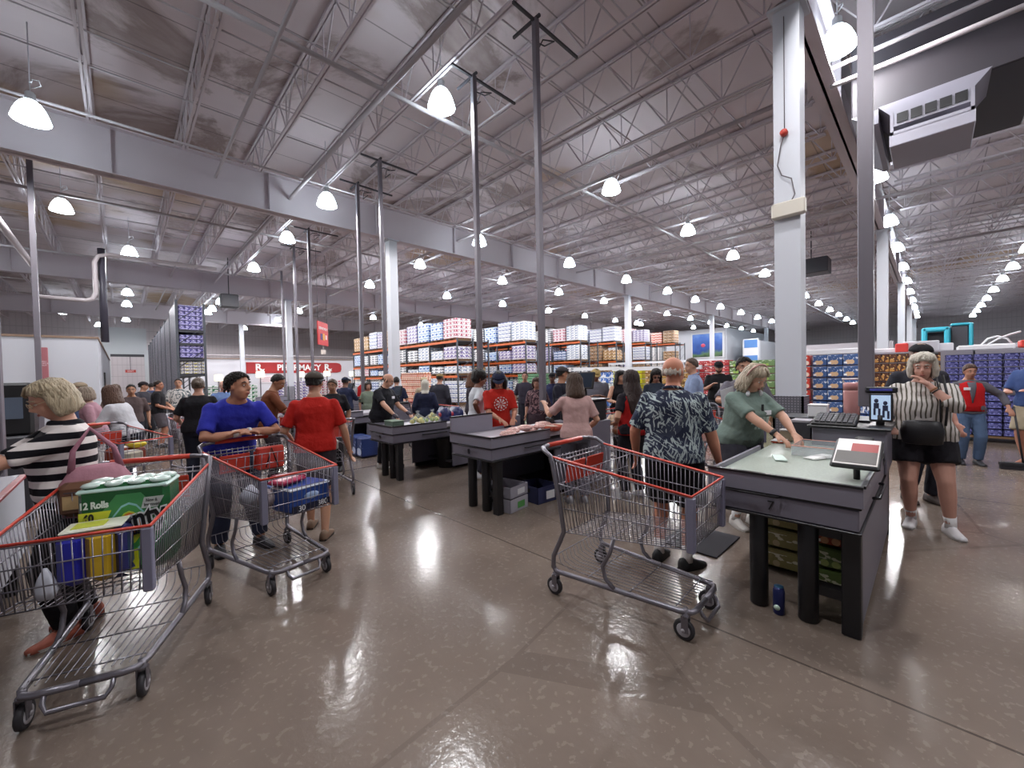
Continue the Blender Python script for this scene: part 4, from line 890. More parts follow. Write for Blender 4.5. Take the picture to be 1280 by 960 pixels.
# ================= shopping carts
M_wire = flat('8d8a92', .32, .75, 'cart_wire'); M_frame = flat('7f7c84', .35, .7, 'cart_frame'); M_cred = flat('c03a28', .4); M_bump = flat('77768a', .45); M_tire = flat('2a282c', .6); M_hub = flat('a9a6ac', .4)
def lerp(a, b, t_): return tuple(a[i] + (b[i] - a[i]) * t_ for i in range(3))
def quad_wires(m, A, B, C_, D, nu, nv, r, first=True):
    """A-B top edge, D-C bottom edge; nu wires A->D, nv wires A->B"""
    for i in range(nu + 1):
        t_ = i / nu; a = lerp(A, B, t_); b = lerp(D, C_, t_); m.tube([a, b], r, 4)
    for v in nv: m.tube([lerp(A, D, v), lerp(B, C_, v)], r * 1.35, 5)
def make_cart(simple=False):
    e = thing('shopping_cart', 'cart', 'shopping cart')
    A = lambda s: (-.438, s * .345, 1.0); B = lambda s: (.5, s * .285, .878); Cc = lambda s: (.485, s * .262, .565); D = lambda s: (-.372, s * .285, .458)
    k = .5 if simple else 1.
    m = MB(); r = .0028
    for s in (-1, 1): quad_wires(m, A(s), B(s), Cc(s), D(s), int(30 * k), (0.04, .36, .68, 1.), r)
    quad_wires(m, B(-1), B(1), Cc(1), Cc(-1), int(16 * k), (0.04, .36, .68, 1.), r)
    quad_wires(m, D(-1), D(1), Cc(1), Cc(-1), int(16 * k), (0., .2, .4, .6, .8, 1.), r)
    quad_wires(m, A(-1), A(1), D(1), D(-1), int(16 * k), (.02, .5, 1.), r)
    m.build('basket', M_wire, e)
    m = MB()
    m.tube([A(-1), B(-1), B(1), A(1)], .008, 8); m.build('rim_guard', M_cred, e)
    for s in (-1, 1):
        b, c_ = B(s), Cc(s)
        MB().box(b[0] - .03, b[0] + .012, b[1] - .03 * (s > 0) - .006, b[1] + .03 * (s < 0) + .006, c_[2] - .01, b[2] - .01, bev=.004).build('corner_bumper', M_bump, e)
    m = MB(); f = .017
    zf = .17
    for s in (-1, 1):
        m.tube([(-.55, s * .30, 1.045), (-.50, s * .345, 1.035), (-.44, s * .35, 1.0), (-.40, s * .33, .75), (-.372, s * .305, .47), (-.40, s * .31, .40), (-.455, s * .32, .28), (-.46, s * .32, .2), (-.44, s * .315, zf), (-.35, s * .305, zf), (.40, s * .225, zf), (.46, s * .2, zf), (.475, s * .16, zf), (.475, 0, zf)], f, 10)
        m.tube([(.0, s * .272, zf + .005), (-.06, s * .275, .22), (-.085, s * .275, .30), (-.03, s * .27, .40), (.0, s * .265, .51)], f * .8, 8)
    m.tube([(.475, -.12, zf), (.50, -.12, .13), (.52, -.10, .10), (.52, .10, .10), (.50, .12, .13), (.475, .12, zf)], .011, 8)
    m.build('frame', M_frame, e)
    m = MB(); m.tube([(-.55, -.30, 1.045), (-.565, -.24, 1.05), (-.565, .24, 1.05), (-.55, .30, 1.045)], .014, 10); m.build('handle_bar', M_frame, e)
    MB().tube([(-.565, -.215, 1.05), (-.565, .215, 1.05)], .018, 12).build('handle_grip', M_cred, e)
    m = MB(); n_ = 6 if simple else 12
    for i in range(n_ + 1):
        y = -.27 + .54 * i / n_; q = 1 - .22 * 0
        m.tube([(-.45, y, .28), (-.43, y, .215), (-.36, y, .195), (.44, y * .74, .195)], .003, 4)
    for x, w_ in ((-.45, .3), (-.2, .27), (.1, .25), (.38, .215)): m.tube([(x, -w_, .19 if x > -.44 else .28), (x, w_, .19 if x > -.44 else .28)], .004, 5)
    m.build('lower_tray', M_wire, e)
    m = MB()
    for i in range(9):
        y = -.29 + .58 * i / 8; m.tube([(-.42, y, .80), (-.2, y * .9, .76), (-.17, y * .88, .95)], .003, 4)
    for p in ((-.41, .80), (-.3, .78), (-.2, .76), (-.185, .86), (-.17, .95)): m.tube([(p[0], -.29, p[1]), (p[0], .29, p[1])], .0035, 5)
    m.tube([(-.43, -.3, .96), (-.43, .3, .96)], .006, 6)
    m.build('child_seat', M_wire, e)
    for s in (-1, 1):
        Mr = Matrix.Translation((-.385, s * .13, .87)) @ Matrix.Rotation(R(8), 4, 'Y')
        MB().box(-.005, .005, -.115, .115, -.075, .08, bev=.004, M=Mr).build('seat_flap', M_cred, e)
    if not simple:
        m = MB()
        for q in range(4): m.box(-.19, -.186, .05 + q * .028, .07 + q * .028, .64, .72)
        m.build('code_label', flat('d8d8da', .5), e)
    for (x, y) in ((-.454, -.315), (-.454, .315), (.423, -.212), (.423, .212)):
        c_ = thing('caster', None, None); c_.parent = e; c_.location = (x, y, 0)
        MB().box(-.012, .03, -.022, -.016, .05, .15, bev=.002).box(-.012, .03, .016, .022, .05, .15, bev=.002).lathe([(.024, .14), (.024, .155), (.016, .165), (.016, .19)], 12, (.01, 0, 0)).build('fork', M_frame, c_)
        MX = Matrix.Translation((0, 0, .062)) @ Matrix.Rotation(R(90), 4, 'X')
        MB().lathe([(.052, -.014), (.06, -.012), (.062, 0), (.06, .012), (.052, .014)], 24, M=MX).build('wheel', M_tire, c_)
        MB().lathe([(.036, -.0165), (.04, -.015), (.04, .015), (.036, .0165)], 20, M=MX).lathe([(.012, -.024), (.012, .024)], 10, M=MX).build('hub', M_hub, c_)
    return e
cartA = make_cart(); cartS = make_cart(True)
cartA.location = (2.534, 1.443, 0); cartA.rotation_euler = (0, 0, R(-87.5)); cartA['label'] = 'empty red edged shopping cart in the middle foreground'
dup(cartA, (-.042, 3.244, 0), -107.7, 'shopping cart at lower left loaded with a green paper towel pack', 'red edged shopping carts')
dup(cartA, (.875, 3.831, 0), -79.8, 'shopping cart the man in the blue shirt leans on', 'red edged shopping carts')
cartA['group'] = 'red edged shopping carts'
cartS.location = (-.05, 7.2, 0); cartS.rotation_euler = (0, 0, R(-60)); cartS['label'] = 'shopping cart with orange and yellow goods behind the striped woman'; cartS['group'] = 'red edged shopping carts'
for x, y, a, lb in [(6.5, 2.2, -118, 'shopping cart with pale blue packs behind the man in the hawaiian shirt'), (.95, 8.6, -80, 'shopping cart beside the person in black seen from behind'), (6.2, 3.8, 135, 'shopping cart full of groceries in front of the woman in the black top'),
                    (2.1, 8.1, 60, 'shopping cart behind the man in the red shirt'), (5.2, 8.0, 10, 'shopping cart behind the woman in the cardigan'), (1.2, 12.3, 90, 'shopping cart near the man in the patterned shirt'), (2.0, 6.0, 80, 'shopping cart just behind the man in the red shirt')]:
    dup(cartS, (x, y, 0), a, lb, 'red edged shopping carts')
def at(cart_xy, deg, p):
    a = R(deg); return (cart_xy[0] + p[0] * math.cos(a) - p[1] * math.sin(a), cart_xy[1] + p[0] * math.sin(a) + p[1] * math.cos(a), p[2])
C1, D1 = (-.042, 3.244), -107.7; C3, D3 = (.875, 3.831), -79.8
# ---- goods in the carts
def goods_in(C_, D_, p, deg_off, build, name, label, cat):
    x, y, z = at(C_, D_, p); e = thing(name, label, cat, (x, y, z), D_ + deg_off); build(e); return e
def roll_pack(e):          # local +x faces the camera
    w_, h_, d_ = .265, .50, .12
    m = MB(); m.box(-d_, d_, -w_, w_, 0, h_, bev=.035); m.build('wrapper', flat('1f5b33', .25), e)
    m = MB()
    for i in range(4):
        for j in range(2): m.ball((-.055 + .11 * j, -.195 + .13 * i, h_ - .006), (.06, .07, .016), n=12)
    m.build('top_film', flat('bcd0c8', .25), e)
    MB().box(-d_ - .002, d_ + .002, -w_ - .002, w_ + .002, h_ - .045, h_ - .02, bev=.01).build('clear_band', flat('b8d4cc', .3), e)
    def diamond(s, c_, dx, cy, cz, nm='emblem'):
        pts = []
        for q in range(4):
            a = math.pi / 2 * q
            for t_ in (-.35, 0, .35): pts.append((cy + s * math.cos(a + t_) * (.86 if t_ else .9), cz + s * 1.05 * math.sin(a + t_) * (.86 if t_ else .9)))
        pts = [(max(-w_ + .02, min(w_ - .02, a)), max(.03, min(h_ - .06, b))) for a, b in pts]
        MB().rings([[(d_ + dx - .001, a, b) for a, b in pts], [(d_ + dx, a, b) for a, b in pts]], 0, False).build(nm, flat(c_, .35), e)
    diamond(.24, '3f8a52', .001, .03, .24); diamond(.15, '8ec4c8', .002, .03, .25); diamond(.138, '3f8f48', .003, .03, .25); diamond(.10, 'b8c83a', .004, .03, .25); diamond(.075, 'd87a2c', .005, .03, .265)
    R_PX = (R(90), 0, R(90))
    text('lettering', 'unty', .155, (d_ + .008, .11, .30), (R(90), R(-9), R(90)), flat('e8ecec', .4), e, .002, bold=.012)
    text('lettering', 'unty', .155, (d_ + .011, .11, .30), (R(90), R(-9), R(90)), flat('141414', .4), e, .002, bold=.004)
    text('lettering', 'Plus', .06, (d_ + .009, .05, .23), (R(90), R(-6), R(90)), flat('141414', .4), e, .002, bold=.002)
    text('lettering', '12 Rolls', .05, (d_ + .003, -.165, .395), R_PX, flat('e0ece4', .4), e, .001, bold=.002)
    MB().rings([[(d_ + .001, a, b) for a, b in ((-.25, .30), (-.10, .30), (-.07, .36), (-.25, .36))], [(d_ + .003, a, b) for a, b in ((-.25, .30), (-.10, .30), (-.07, .36), (-.25, .36))]], 0, False).build('yellow_flag', flat('d8e03a', .4), e)
    text('lettering', '60', .055, (d_ + .005, -.195, .328), R_PX, flat('141414', .4), e, .001, bold=.003)
    MB().rings([[(d_ + .001, a, b) for a, b in ((.10, .35), (.2, .35), (.24, .41), (.12, .41))], [(d_ + .003, a, b) for a, b in ((.10, .35), (.2, .35), (.24, .41), (.12, .41))]], 0, False).build('silver_flag', flat('b8c0bc', .3), e)
    text('lettering', 'New &\nImproved', .024, (d_ + .004, .165, .38), R_PX, flat('2a2a2a', .4), e, .001)
    MB().box(d_, d_ + .004, .0, .075, .02, .13).build('yellow_panel', flat('d0d428', .4), e)
goods_in(C1, D1, (.03, .075, .535), 0, roll_pack, 'paper_towel_pack', 'large green pack of paper towels with a diamond emblem in the lower left cart', 'paper towels').scale = (1, .73, 1)
def tube_pack(e):
    m = MB(); m.box(-.1, .1, -.19, -.03, 0, .27, bev=.04); m.build('wrapper', flat('23279a', .3), e)
    m = MB(); m.box(-.105, .105, -.04, .13, 0, .272, bev=.04); m.build('yellow_section', flat('c8a42a', .3), e)
    MB().box(-.1, .1, .115, .19, 0, .27, bev=.04).build('end_section', flat('23265c', .3), e)
    MB().box(-.085, .085, -.17, .17, .266, .28, bev=.006).build('top_film', flat('dfe2d0', .4), e)
    MB().box(-.05, .05, -.12, .06, .279, .284, bev=.002).build('print', flat('c8d048', .4), e)
goods_in(C1, D1, (.26, .0, .58), 6, tube_pack, 'napkin_pack', 'blue and yellow wrapped pack at the front of the lower left cart', 'napkin pack').scale = (1, .68, 1)
def snack(e):
    m = MB(); m.box(-.06, .06, -.1, .1, 0, .2, bev=.03); m.build('bag', flat('6c4a36', .4), e); MB().box(.06, .064, -.06, .06, .05, .13).build('label', flat('c8a878', .4), e)
goods_in(C1, D1, (-.24, -.24, .80), 0, snack, 'snack_bag', 'brown snack bag in the child seat of the lower left cart', 'snack bag')
def hanger_bag(e):
    m = MB(); m.rings([[(.03 * math.cos(a) * s_, .05 * math.sin(a) * s_, z_) for a in [k * math.pi / 5 for k in range(10)]] for z_, s_ in ((0, .6), (.04, .9), (.1, .6), (.15, .15))]); m.build('bag', flat('c8ccd8', .3), e)
goods_in(C1, D1, (.36, -.15, .555), 0, hanger_bag, 'plastic_bag', 'small white bag tip under the blue and yellow pack', 'bag')
def blue_case(e):
    MB().box(-.13, .13, -.17, .17, 0, .2, bev=.02).build('carton', flat('2a4a94', .3), e); MB().box(-.132, .132, -.172, .172, .17, .195, bev=.01).build('white_band', flat('dfe6f0', .4), e)
    MB().box(.12, .136, -.16, .16, .01, .06).build('dark_band', flat('181c34', .4), e)
    text('lettering', '380', .06, (.138, .09, .035), (R(90), 0, R(90)), flat('e8e8ec', .4), e, .001); text('lettering', '30', .06, (.138, -.09, .035), (R(90), 0, R(90)), flat('e8e8ec', .4), e, .001)
    MB().ball((.13, 0, .115), (.012, .07, .03), n=10).build('print', flat('9fb8dc', .4), e)
goods_in(C3, D3, (.32, .08, .555), 8, blue_case, 'wipes_case', 'blue and white case in the cart of the man in the blue shirt', 'case')
for k, (p, c_, lb) in enumerate([((.27, .0, .765), '9c2348', 'crimson flat pack lying on the blue case in the cart'), ((.16, .06, .77), '7a1c34', 'dark red flat pack behind the crimson one on the blue case')]):
    goods_in(C3, D3, p, 20 - 30 * k, lambda e: (MB().box(-.08, .08, -.12, .12, 0, .035, bev=.012).build('wrapper', flat(c_, .3), e), MB().box(-.03, .03, -.09, .09, .033, .038, bev=.002).build('print', flat('e0c4c8', .4), e)), 'flat_pack', lb, 'pack')
for k, (p, s_, c_, lb) in enumerate([((.05, -.18, .56), .1, 'b8bccc', 'crinkled grey plastic bag at the near side of the cart'), ((.2, -.12, .57), .08, 'a89ca0', 'pale wrapped goods beside the blue case in the cart'), ((-.12, .1, .52), .1, 'd8d8dc', 'white bundle at the back of the cart'), ((.0, -.03, .55), .08, '50649c', 'blue wrapped goods in the middle of the cart')]):
    def f(e):
        m = MB()
        for q in range(5): m.ball((rnd.uniform(-s_ / 2, s_ / 2), rnd.uniform(-s_ / 2, s_ / 2), s_ * .7 + rnd.uniform(0, .05)), (rnd.uniform(.6, 1) * s_ * .8, rnd.uniform(.6, 1) * s_ * .8, s_ * .8), n=10)
        m.build('bundle', flat(c_, .35), e); MB().ball((0, 0, s_ * 1.7), (s_ * .3, s_ * .3, s_ * .3), n=8).build('knot', flat(c_, .4), e)
    goods_in(C3, D3, p, 0, f, 'plastic_bag', lb, 'bag')
goods_in(C3, D3, (-.3, .12, .79), 0, lambda e: (MB().box(-.03, .03, -.11, .11, 0, .2, bev=.01).build('bag', flat('b8382c', .5), e), MB().tube([(.035, -.05, .02), (.035, .0, .19), (.035, .05, .02)], .006, 5).build('strap', M_black, e)), 'tote_bag', 'red bag standing in the child seat of the cart by the man in blue', 'bag')

# ================= people
TEXS = {}
def person(label, x, y, face, h=1.6, w=1.0, fem=False, lean=0., yaw=0., nod=0., larm=None, rarm=None, skinc='b98a6c', hair='2a1d16', style='short', shirt='20242c', sleeve=.72,
           bottoms=('pants', '23242a'), shoe='26262a', near=False, feet=None, bust=0., belly=0., cap=None, shirtmat=None, collar=False, head_w=1., sock=None, under=None, face_detail=True, beard=None, sleeveless=False):
    s = h / 1.70
    e = thing('person', label, 'person', (x, y, 0), face); e.scale = (s, s, s)
    vox = .0095 if near else .015
    SK = skin(skinc)
    th = R(lean); up = Vector((math.sin(th), 0, math.cos(th))); fw = Vector((math.cos(th), 0, -math.sin(th)))
    P0 = Vector((-.22 * math.sin(th), 0, .93))
    def SP(u, fx=0., ly=0.): return P0 + up * u + fw * fx + Vector((0, ly, 0))
    sh = (.158 if fem else .178) * (1 + (w - 1) * .35)
    hip = (.165 if fem else .155) * w
    prof = [(-.13, hip * .75, .085 * w, .09 * w), (-.06, hip, .10 * w, .115 * w), (.03, hip * 1.02, .105 * w + belly * .5, .115 * w), (.13, (.13 if fem else .145) * w, .095 * w + belly, .095 * w),
            (.25, (.14 if fem else .155) * w, .105 * w + belly * .6 + bust * .6, .10 * w), (.34, (.15 if fem else .17) * w, .10 * w + bust, .105 * w), (.41, sh * .93, .085 * w, .098 * w), (.465, sh * .70, .064, .082), (.505, .082, .052, .062), (.545, .058, .05, .055)]
    def torso(m, g=0., umin=-9, umax=9, flare=0.):
        rings = []
        for (u, hw, df, db) in prof:
            if u < umin or u > umax: continue
            ring = []
            k = flare * max(0, (.2 - u))
            for j in range(20):
                a = 2 * math.pi * j / 20; c_, s_ = math.cos(a), math.sin(a)
                ex = .85
                cx = math.copysign(abs(c_) ** ex, c_); sx = math.copysign(abs(s_) ** ex, s_)
                ring.append(SP(u, (df if c_ > 0 else db) * cx + (g + k) * cx, (hw + g + k) * sx))
            rings.append(ring)
        m.rings(rings)
    def shoulder(sd): return SP(.418, -.005, sd * sh)
    def ik(a, t_, l1, l2, hint):
        d = t_ - a; L = min(d.length, (l1 + l2) * .995); d.normalize()
        q = (l1 * l1 - l2 * l2 + L * L) / (2 * L); hh = math.sqrt(max(0, l1 * l1 - q * q))
        hv = hint - d * hint.dot(d)
        hv = hv.normalized() if hv.length > 1e-4 else Vector((0, 0, -1))
        return a + d * q + hv * hh, a + d * L
    J = {}
    for sd, nm, arm in ((1, 'L', larm), (-1, 'R', rarm)):
        a = shoulder(sd)
        if arm is None: tgt = Vector((P0.x + .06 + .3 * math.sin(th), sd * (sh + .09), .86)); hint = Vector((-1, sd * .4, 0)); hd = None
        else:
            tgt = Vector(arm[:3]); hint = Vector(arm[3]) if len(arm) > 3 and arm[3] else Vector((-.4, sd * .6, -1)); hd = Vector(arm[4]) if len(arm) > 4 else None
        el, wr = ik(a, tgt, .285, .255, hint)
        J[nm] = (a, el, wr, hd)
    ft = feet or [(.02, .10, 8), (.0, -.10, -8)]
    LG = {}
    for (fx, fy, fa), nm, sd in ((ft[0], 'L', 1), (ft[1], 'R', -1)):
        hp = Vector((P0.x, sd * .085 * (1 + (w - 1) * .5), .90)); fz = .085
        kn, an = ik(hp, Vector((fx, fy, fz)), .44, .405, Vector((1, sd * .1, 0)))
        LG[nm] = (hp, kn, an, fa)
    hyaw = Matrix.Rotation(R(yaw), 4, 'Z'); hn = Matrix.Rotation(R(nod + lean * .35), 4, 'Y')
    neck_top = SP(.575, .012)
    HM = Matrix.Translation(neck_top) @ hyaw @ hn @ Matrix.Translation((.012, 0, .078))
    # --- body, one surface
    m = MB(); torso(m)
    m.tube([SP(.50), SP(.55, .005), HM @ Vector((-.02, 0, -.05))], [.062 * (1 if not fem else .9), .054, .052], 12)
    H = HM
    m.ball((-.012, 0, .03), (.098, .076, .088), H, 18); m.ball((.012, 0, -.045), (.075, .06 * head_w, .078), H, 16); m.ball((.035, 0, -.095), (.036, .034 * head_w, .028), H, 12)
    m.ball((.042, .03, -.04), (.036, .03, .035), H, 10).ball((.042, -.03, -.04), (.036, .03, .035), H, 10)
    m.tube([H @ Vector((.082, 0, .018)), H @ Vector((.098, 0, -.012)), H @ Vector((.106, 0, -.032))], [.008, .011, .015], 8); m.ball((.094, 0, -.037), (.014, .019, .010), H, 10)
    m.tube([H @ Vector((.072, .045, .022)), H @ Vector((.084, .02, .026)), H @ Vector((.084, -.02, .026)), H @ Vector((.072, -.045, .022))], .009, 6)
    m.ball((.082, 0, -.068), (.012, .024, .008), H, 8)
    for sd in (1, -1): m.ball((-.008, sd * .078, -.008), (.02, .009, .032), H, 10)
    aw = 1 + (w - 1) * .55
    for nm in 'LR':
        a, el, wr, hd = J[nm]; sd = 1 if nm == 'L' else -1
        m.ball(a, .056 * aw, n=12)
        m.tube([a, a.lerp(el, .35), el, el.lerp(wr, .3), wr], [.052 * aw, .047 * aw, .039 * aw, .039 * aw, .025], 12)
        # hand
        d = (wr - el).normalized() if hd is None else hd.normalized()
        side = Vector((0, 0, 1)) if abs(d.z) < .8 else Vector((1, 0, 0))
        across = d.cross(side if hd is None else Vector((0, 0, 1)) if abs(d.z) < .8 else Vector((1, 0, 0))).normalized(); nrm = across.cross(d).normalized()
        if abs(d.z) >= .8: across, nrm = nrm, across * -sd     # hanging hand: palm faces the thigh
        elif nrm.z > 0: nrm = -nrm
        pc = wr + d * .045
        T = Matrix((( d.x, across.x, nrm.x, wr.x), (d.y, across.y, nrm.y, wr.y), (d.z, across.z, nrm.z, wr.z), (0, 0, 0, 1)))
        m.ball((.045, 0, 0), (.052, .038, .017), T, 12)
        m.tube([T @ Vector((-.01, 0, 0)), T @ Vector((.03, 0, 0))], [.024, .028], 8)
        for i, (yy, ln) in enumerate(((-.029, .068), (-.010, .078), (.010, .074), (.028, .058))):
            fr = .0098 if near else .012
            m.tube([T @ Vector((.075, yy * .9, 0)), T @ Vector((.09 + ln * .35, yy * 1.1, .006)), T @ Vector((.088 + ln * .72, yy * 1.12, .022)), T @ Vector((.085 + ln * .85, yy * 1.12, .04))], [fr * 1.05, fr, fr * .95, fr * .85], 8)
        tsd = 1 if across.dot(Vector((1, 0, .3))) > 0 else -1
        m.tube([T @ Vector((.02, tsd * .025, .004)), T @ Vector((.05, tsd * .05, .012)), T @ Vector((.078, tsd * .055, .026))], [.014, .012, .010], 8)
        J[nm] = (a, el, wr, T)
    for nm in 'LR':
        hp, kn, an, fa = LG[nm]
        m.tube([hp + Vector((0, 0, .03)), hp.lerp(kn, .4), kn, kn.lerp(an, .3), an, an + Vector((.0, 0, -.045))], [.088 * w, .075 * w, .055 * (1 + (w - 1) * .6), .054 * (1 + (w - 1) * .6), .036, .034], 12)
        F = Matrix.Translation((an.x, an.y, 0)) @ Matrix.Rotation(R(fa), 4, 'Z')
        m.ball((.04, 0, .036), (.085, .026, .022), F, 12)
    b = m.build('body', SK, e); rm = b.modifiers.new('skin', 'REMESH'); rm.mode = 'VOXEL'; rm.voxel_size = vox; rm.use_smooth_shade = True
    sm = b.modifiers.new('smooth', 'SMOOTH'); sm.factor = .5; sm.iterations = 2 if near else 1
    def shell(m, name, mat_, v=vox, it=3):
        o = m.build(name, mat_, e); q = o.modifiers.new('skin', 'REMESH'); q.mode = 'VOXEL'; q.voxel_size = max(v, .0115); q.use_smooth_shade = True
        q = o.modifiers.new('smooth', 'SMOOTH'); q.factor = .5; q.iterations = it
        fold = {'shirt': (.016, .11), 'trousers': (.014, .12), 'shorts': (.012, .1), 'hair': (.022, .02) if style in ('short', 'buzz', 'afro') else (.004, .02), 'skirt': (.012, .1)}.get(name)
        if fold:
            q = o.modifiers.new('folds', 'DISPLACE'); q.strength = fold[0]; q.mid_level = .45
            if fold[1] not in TEXS:
                tx = bpy.data.textures.new('folds', 'CLOUDS'); tx.noise_scale = fold[1]; tx.noise_depth = 2; TEXS[fold[1]] = tx
            q.texture = TEXS[fold[1]]; q.texture_coords = 'LOCAL'
        return o
    # --- bottoms
    kind, bc = bottoms; BM = cloth(bc) if isinstance(bc, str) else bc
    g = .018
    if kind != 'none':
        m = MB(); torso(m, g, -.2, .05)
        for nm in 'LR':
            hp, kn, an, fa = LG[nm]
            if kind == 'pants': pts = [hp + Vector((0, 0, .02)), hp.lerp(kn, .4), kn, kn.lerp(an, .35), kn.lerp(an, .97)]; rr = [.088 * w + g, .077 * w + g, .06 * w + g, .058 * w + g, .058 + g * .3]
            else: pts = [hp + Vector((0, 0, .02)), hp.lerp(kn, .4), hp.lerp(kn, .9 if kind == 'shorts' else .6)]; rr = [.09 * w + g, .083 * w + g * 1.3, .078 * w + g * 1.4]
            m.tube(pts, rr, 14)
        if kind == 'skirt': m.tube([SP(-.05), SP(-.12), (P0.x, 0, .62)], [.15 * w, .17 * w, .2 * w], 16)
        shell(m, {'pants': 'trousers', 'shorts': 'shorts', 'short shorts': 'shorts', 'skirt': 'skirt'}[kind], BM)
    # --- shirt
    SM = shirtmat or cloth(shirt)
    m = MB(); torso(m, .022, -.07, .515, .06)
    for nm in 'LR':
        a, el, wr, T = J[nm]
        if sleeveless: m.ball(a.lerp(SP(.40), .25), .055 * aw, n=10); continue
        m.ball(a, .063 * aw, n=12)
        if sleeve <= 1: m.tube([a.lerp(SP(.38), .3), a, a.lerp(el, sleeve * .6), a.lerp(el, sleeve)], [.060 * aw, .061 * aw, .058 * aw, .062 * aw], 14)
        else: m.tube([a.lerp(SP(.38), .3), a, a.lerp(el, .5), el, el.lerp(wr, (sleeve - 1) * .6), el.lerp(wr, (sleeve - 1))], [.068 * aw, .068 * aw, .062 * aw, .056 * aw, .05 * aw, .042], 14)
    shell(m, 'vest' if sleeveless else 'shirt', SM)
    if collar:
        m = MB(); m.tube([SP(.50, .07 * math.cos(a), .075 * math.sin(a)) + up * (.012 - .02 * math.cos(a)) for a in [k * 2 * math.pi / 12 for k in range(12)]], .013, 6, closed=True); m.build('collar', SM, e)
    # --- shoes
    for nm in 'LR':
        hp, kn, an, fa = LG[nm]; F = Matrix.Translation((an.x, an.y, 0)) @ Matrix.Rotation(R(fa), 4, 'Z')
        m = MB()
        rings = []
        for t_, wd, ht in ((-.078, .022, .07), (-.062, .040, .105), (.0, .044, .105), (.055, .046, .085), (.12, .046, .05), (.165, .040, .04), (.188, .02, .03)):
            rings.append([F @ Vector((t_, wd * math.cos(a), max(0.006, .02 + (ht - .02) * math.sin(a)) if math.sin(a) > 0 else .006)) for a in [k * 2 * math.pi / 12 for k in range(12)]])
        m.rings(rings); o = m.build('shoe', flat(shoe, .6), e)
        if near:
            MB().rings([[F @ Vector((t_, wd * c_, z_)) for t_, wd, c_ in ((-.078, .03, 1), (0, .042, 1), (.12, .05, 1), (.185, .026, 1), (.185, .026, -1), (.12, .05, -1), (0, .042, -1), (-.078, .03, -1))] for z_ in (0.001, .018)], 0, False).build('sole', flat('b8b4b0' if shoe > '8' else '1a1a1c', .6), o)
        if sock: MB().tube([an + Vector((0, 0, -.02)), an + Vector((0, 0, .03)), an.lerp(kn, .22)], [.042, .041, .046], 12).build('sock', cloth(sock), e)
    # --- face
    if face_detail and style != 'hijabx':
        for sd in (1, -1):
            o = MB().ball((.0785, sd * .031, .003), (.0095, .0115, .0055), H, 10).build('eye', flat('d8d0ca', .2), e)
            MB().ball((.0868, sd * .031, .003), (.002, .005, .005), H, 8).build('iris', flat('1c1410', .15), o)
            MB().tube([H @ Vector((.088, sd * .014, .028)), H @ Vector((.09, sd * .032, .033)), H @ Vector((.076, sd * .052, .026))], [.004, .005, .003], 6).build('eyebrow', hairmat(hair), e)
        MB().ball((.0905, 0, -.066), (.006, .022, .0045), H, 8).ball((.0885, 0, -.073), (.007, .019, .0045), H, 8).build('lips', flat('8a4a42', .5), e)
    HR = hairmat(hair)
    if beard:
        m = MB()
        for k in range(9):
            a = -1.25 + 2.5 * k / 8; m.ball((.012 + .058 * math.cos(a), .054 * math.sin(a), -.085 + .03 * abs(math.sin(a)) ** 2), (.022, .02, .03), H, 8)
        m.ball((.088, 0, -.054), (.008, .028, .006), H, 8); shell(m, 'beard', hairmat(beard), .009, 2)
    # --- hair: a shell over the skull that leaves the face free
    if style != 'bald' or True:
        m = MB()
        def cap_shell(mm, k=1.0, front=.078, low=-.04, back=0.):
            # skull cap as latitude rings with a face cut
            rings = []
            N = 24
            for i in range(9):
                v = i / 8
                ring = []
                for j in range(N):
                    a = 2 * math.pi * j / N; c_ = math.cos(a)
                    lo = low + (front - low) * max(0, c_) ** .55 if c_ > 0 else low - back * (-c_)
                    zt = .03 + .1 * k
                    z_ = lo + (zt - lo) * math.sin(v * math.pi / 2)
                    q = max(0., 1 - ((z_ - .03) / (.088 * k + .012)) ** 2) ** .5
                    if z_ < .03: q = 1 - .12 * min(1, (.03 - z_) / .1)
                    ring.append(H @ Vector((-.012 + (.098 * k + .006) * q * math.cos(a), (.076 * k + .007) * q * math.sin(a), z_)))
                rings.append(ring)
            mm.rings(rings)
        if style == 'bald':
            for k in range(9):
                a = math.pi * .42 + math.pi * 1.16 * k / 8; m.ball((-.012 + .094 * math.cos(a), .073 * math.sin(a), -.005), (.014, .014, .042), H, 8)
        elif style == 'short': cap_shell(m, 1.02, .092, -.025)
        elif style == 'buzz': cap_shell(m, 1.0, .083, -.03)
        elif style in ('bob', 'wavy'):
            cap_shell(m, 1.05, .075, -.05)
            for k in range(13):
                a = math.pi * .40 + math.pi * 1.2 * k / 12
                rr_ = 1.0 if style == 'bob' else 1.12
                m.tube([H @ Vector((-.012 + .088 * math.cos(a), .075 * math.sin(a), .05)), H @ Vector((-.015 + .104 * rr_ * math.cos(a), .09 * rr_ * math.sin(a), -.02)), H @ Vector((-.015 + .096 * rr_ * math.cos(a), .088 * rr_ * math.sin(a), -.09 - (.05 if style == 'wavy' else 0))), H @ Vector((-.015 + .078 * rr_ * math.cos(a), .07 * math.sin(a), -.115 - (.055 if style == 'wavy' else 0)))], [.024, .028, .024, .012], 8)
        elif style == 'long':
            cap_shell(m, 1.1, .062, -.05)
            for k in range(11):
                a = math.pi * .48 + math.pi * 1.04 * k / 10
                p = H @ Vector((-.015 + .092 * math.cos(a), .08 * math.sin(a), .02)); q2 = H @ Vector((-.02 + .10 * math.cos(a), .088 * math.sin(a), -.09))
                m.tube([p, q2, SP(.38, -.125 * w, .11 * math.sin(a)), SP(.24, -.145 * w, .09 * math.sin(a)), SP(.16, -.135 * w, .05 * math.sin(a))], [.026, .03, .028, .024, .008], 8)
        elif style == 'shoulder':
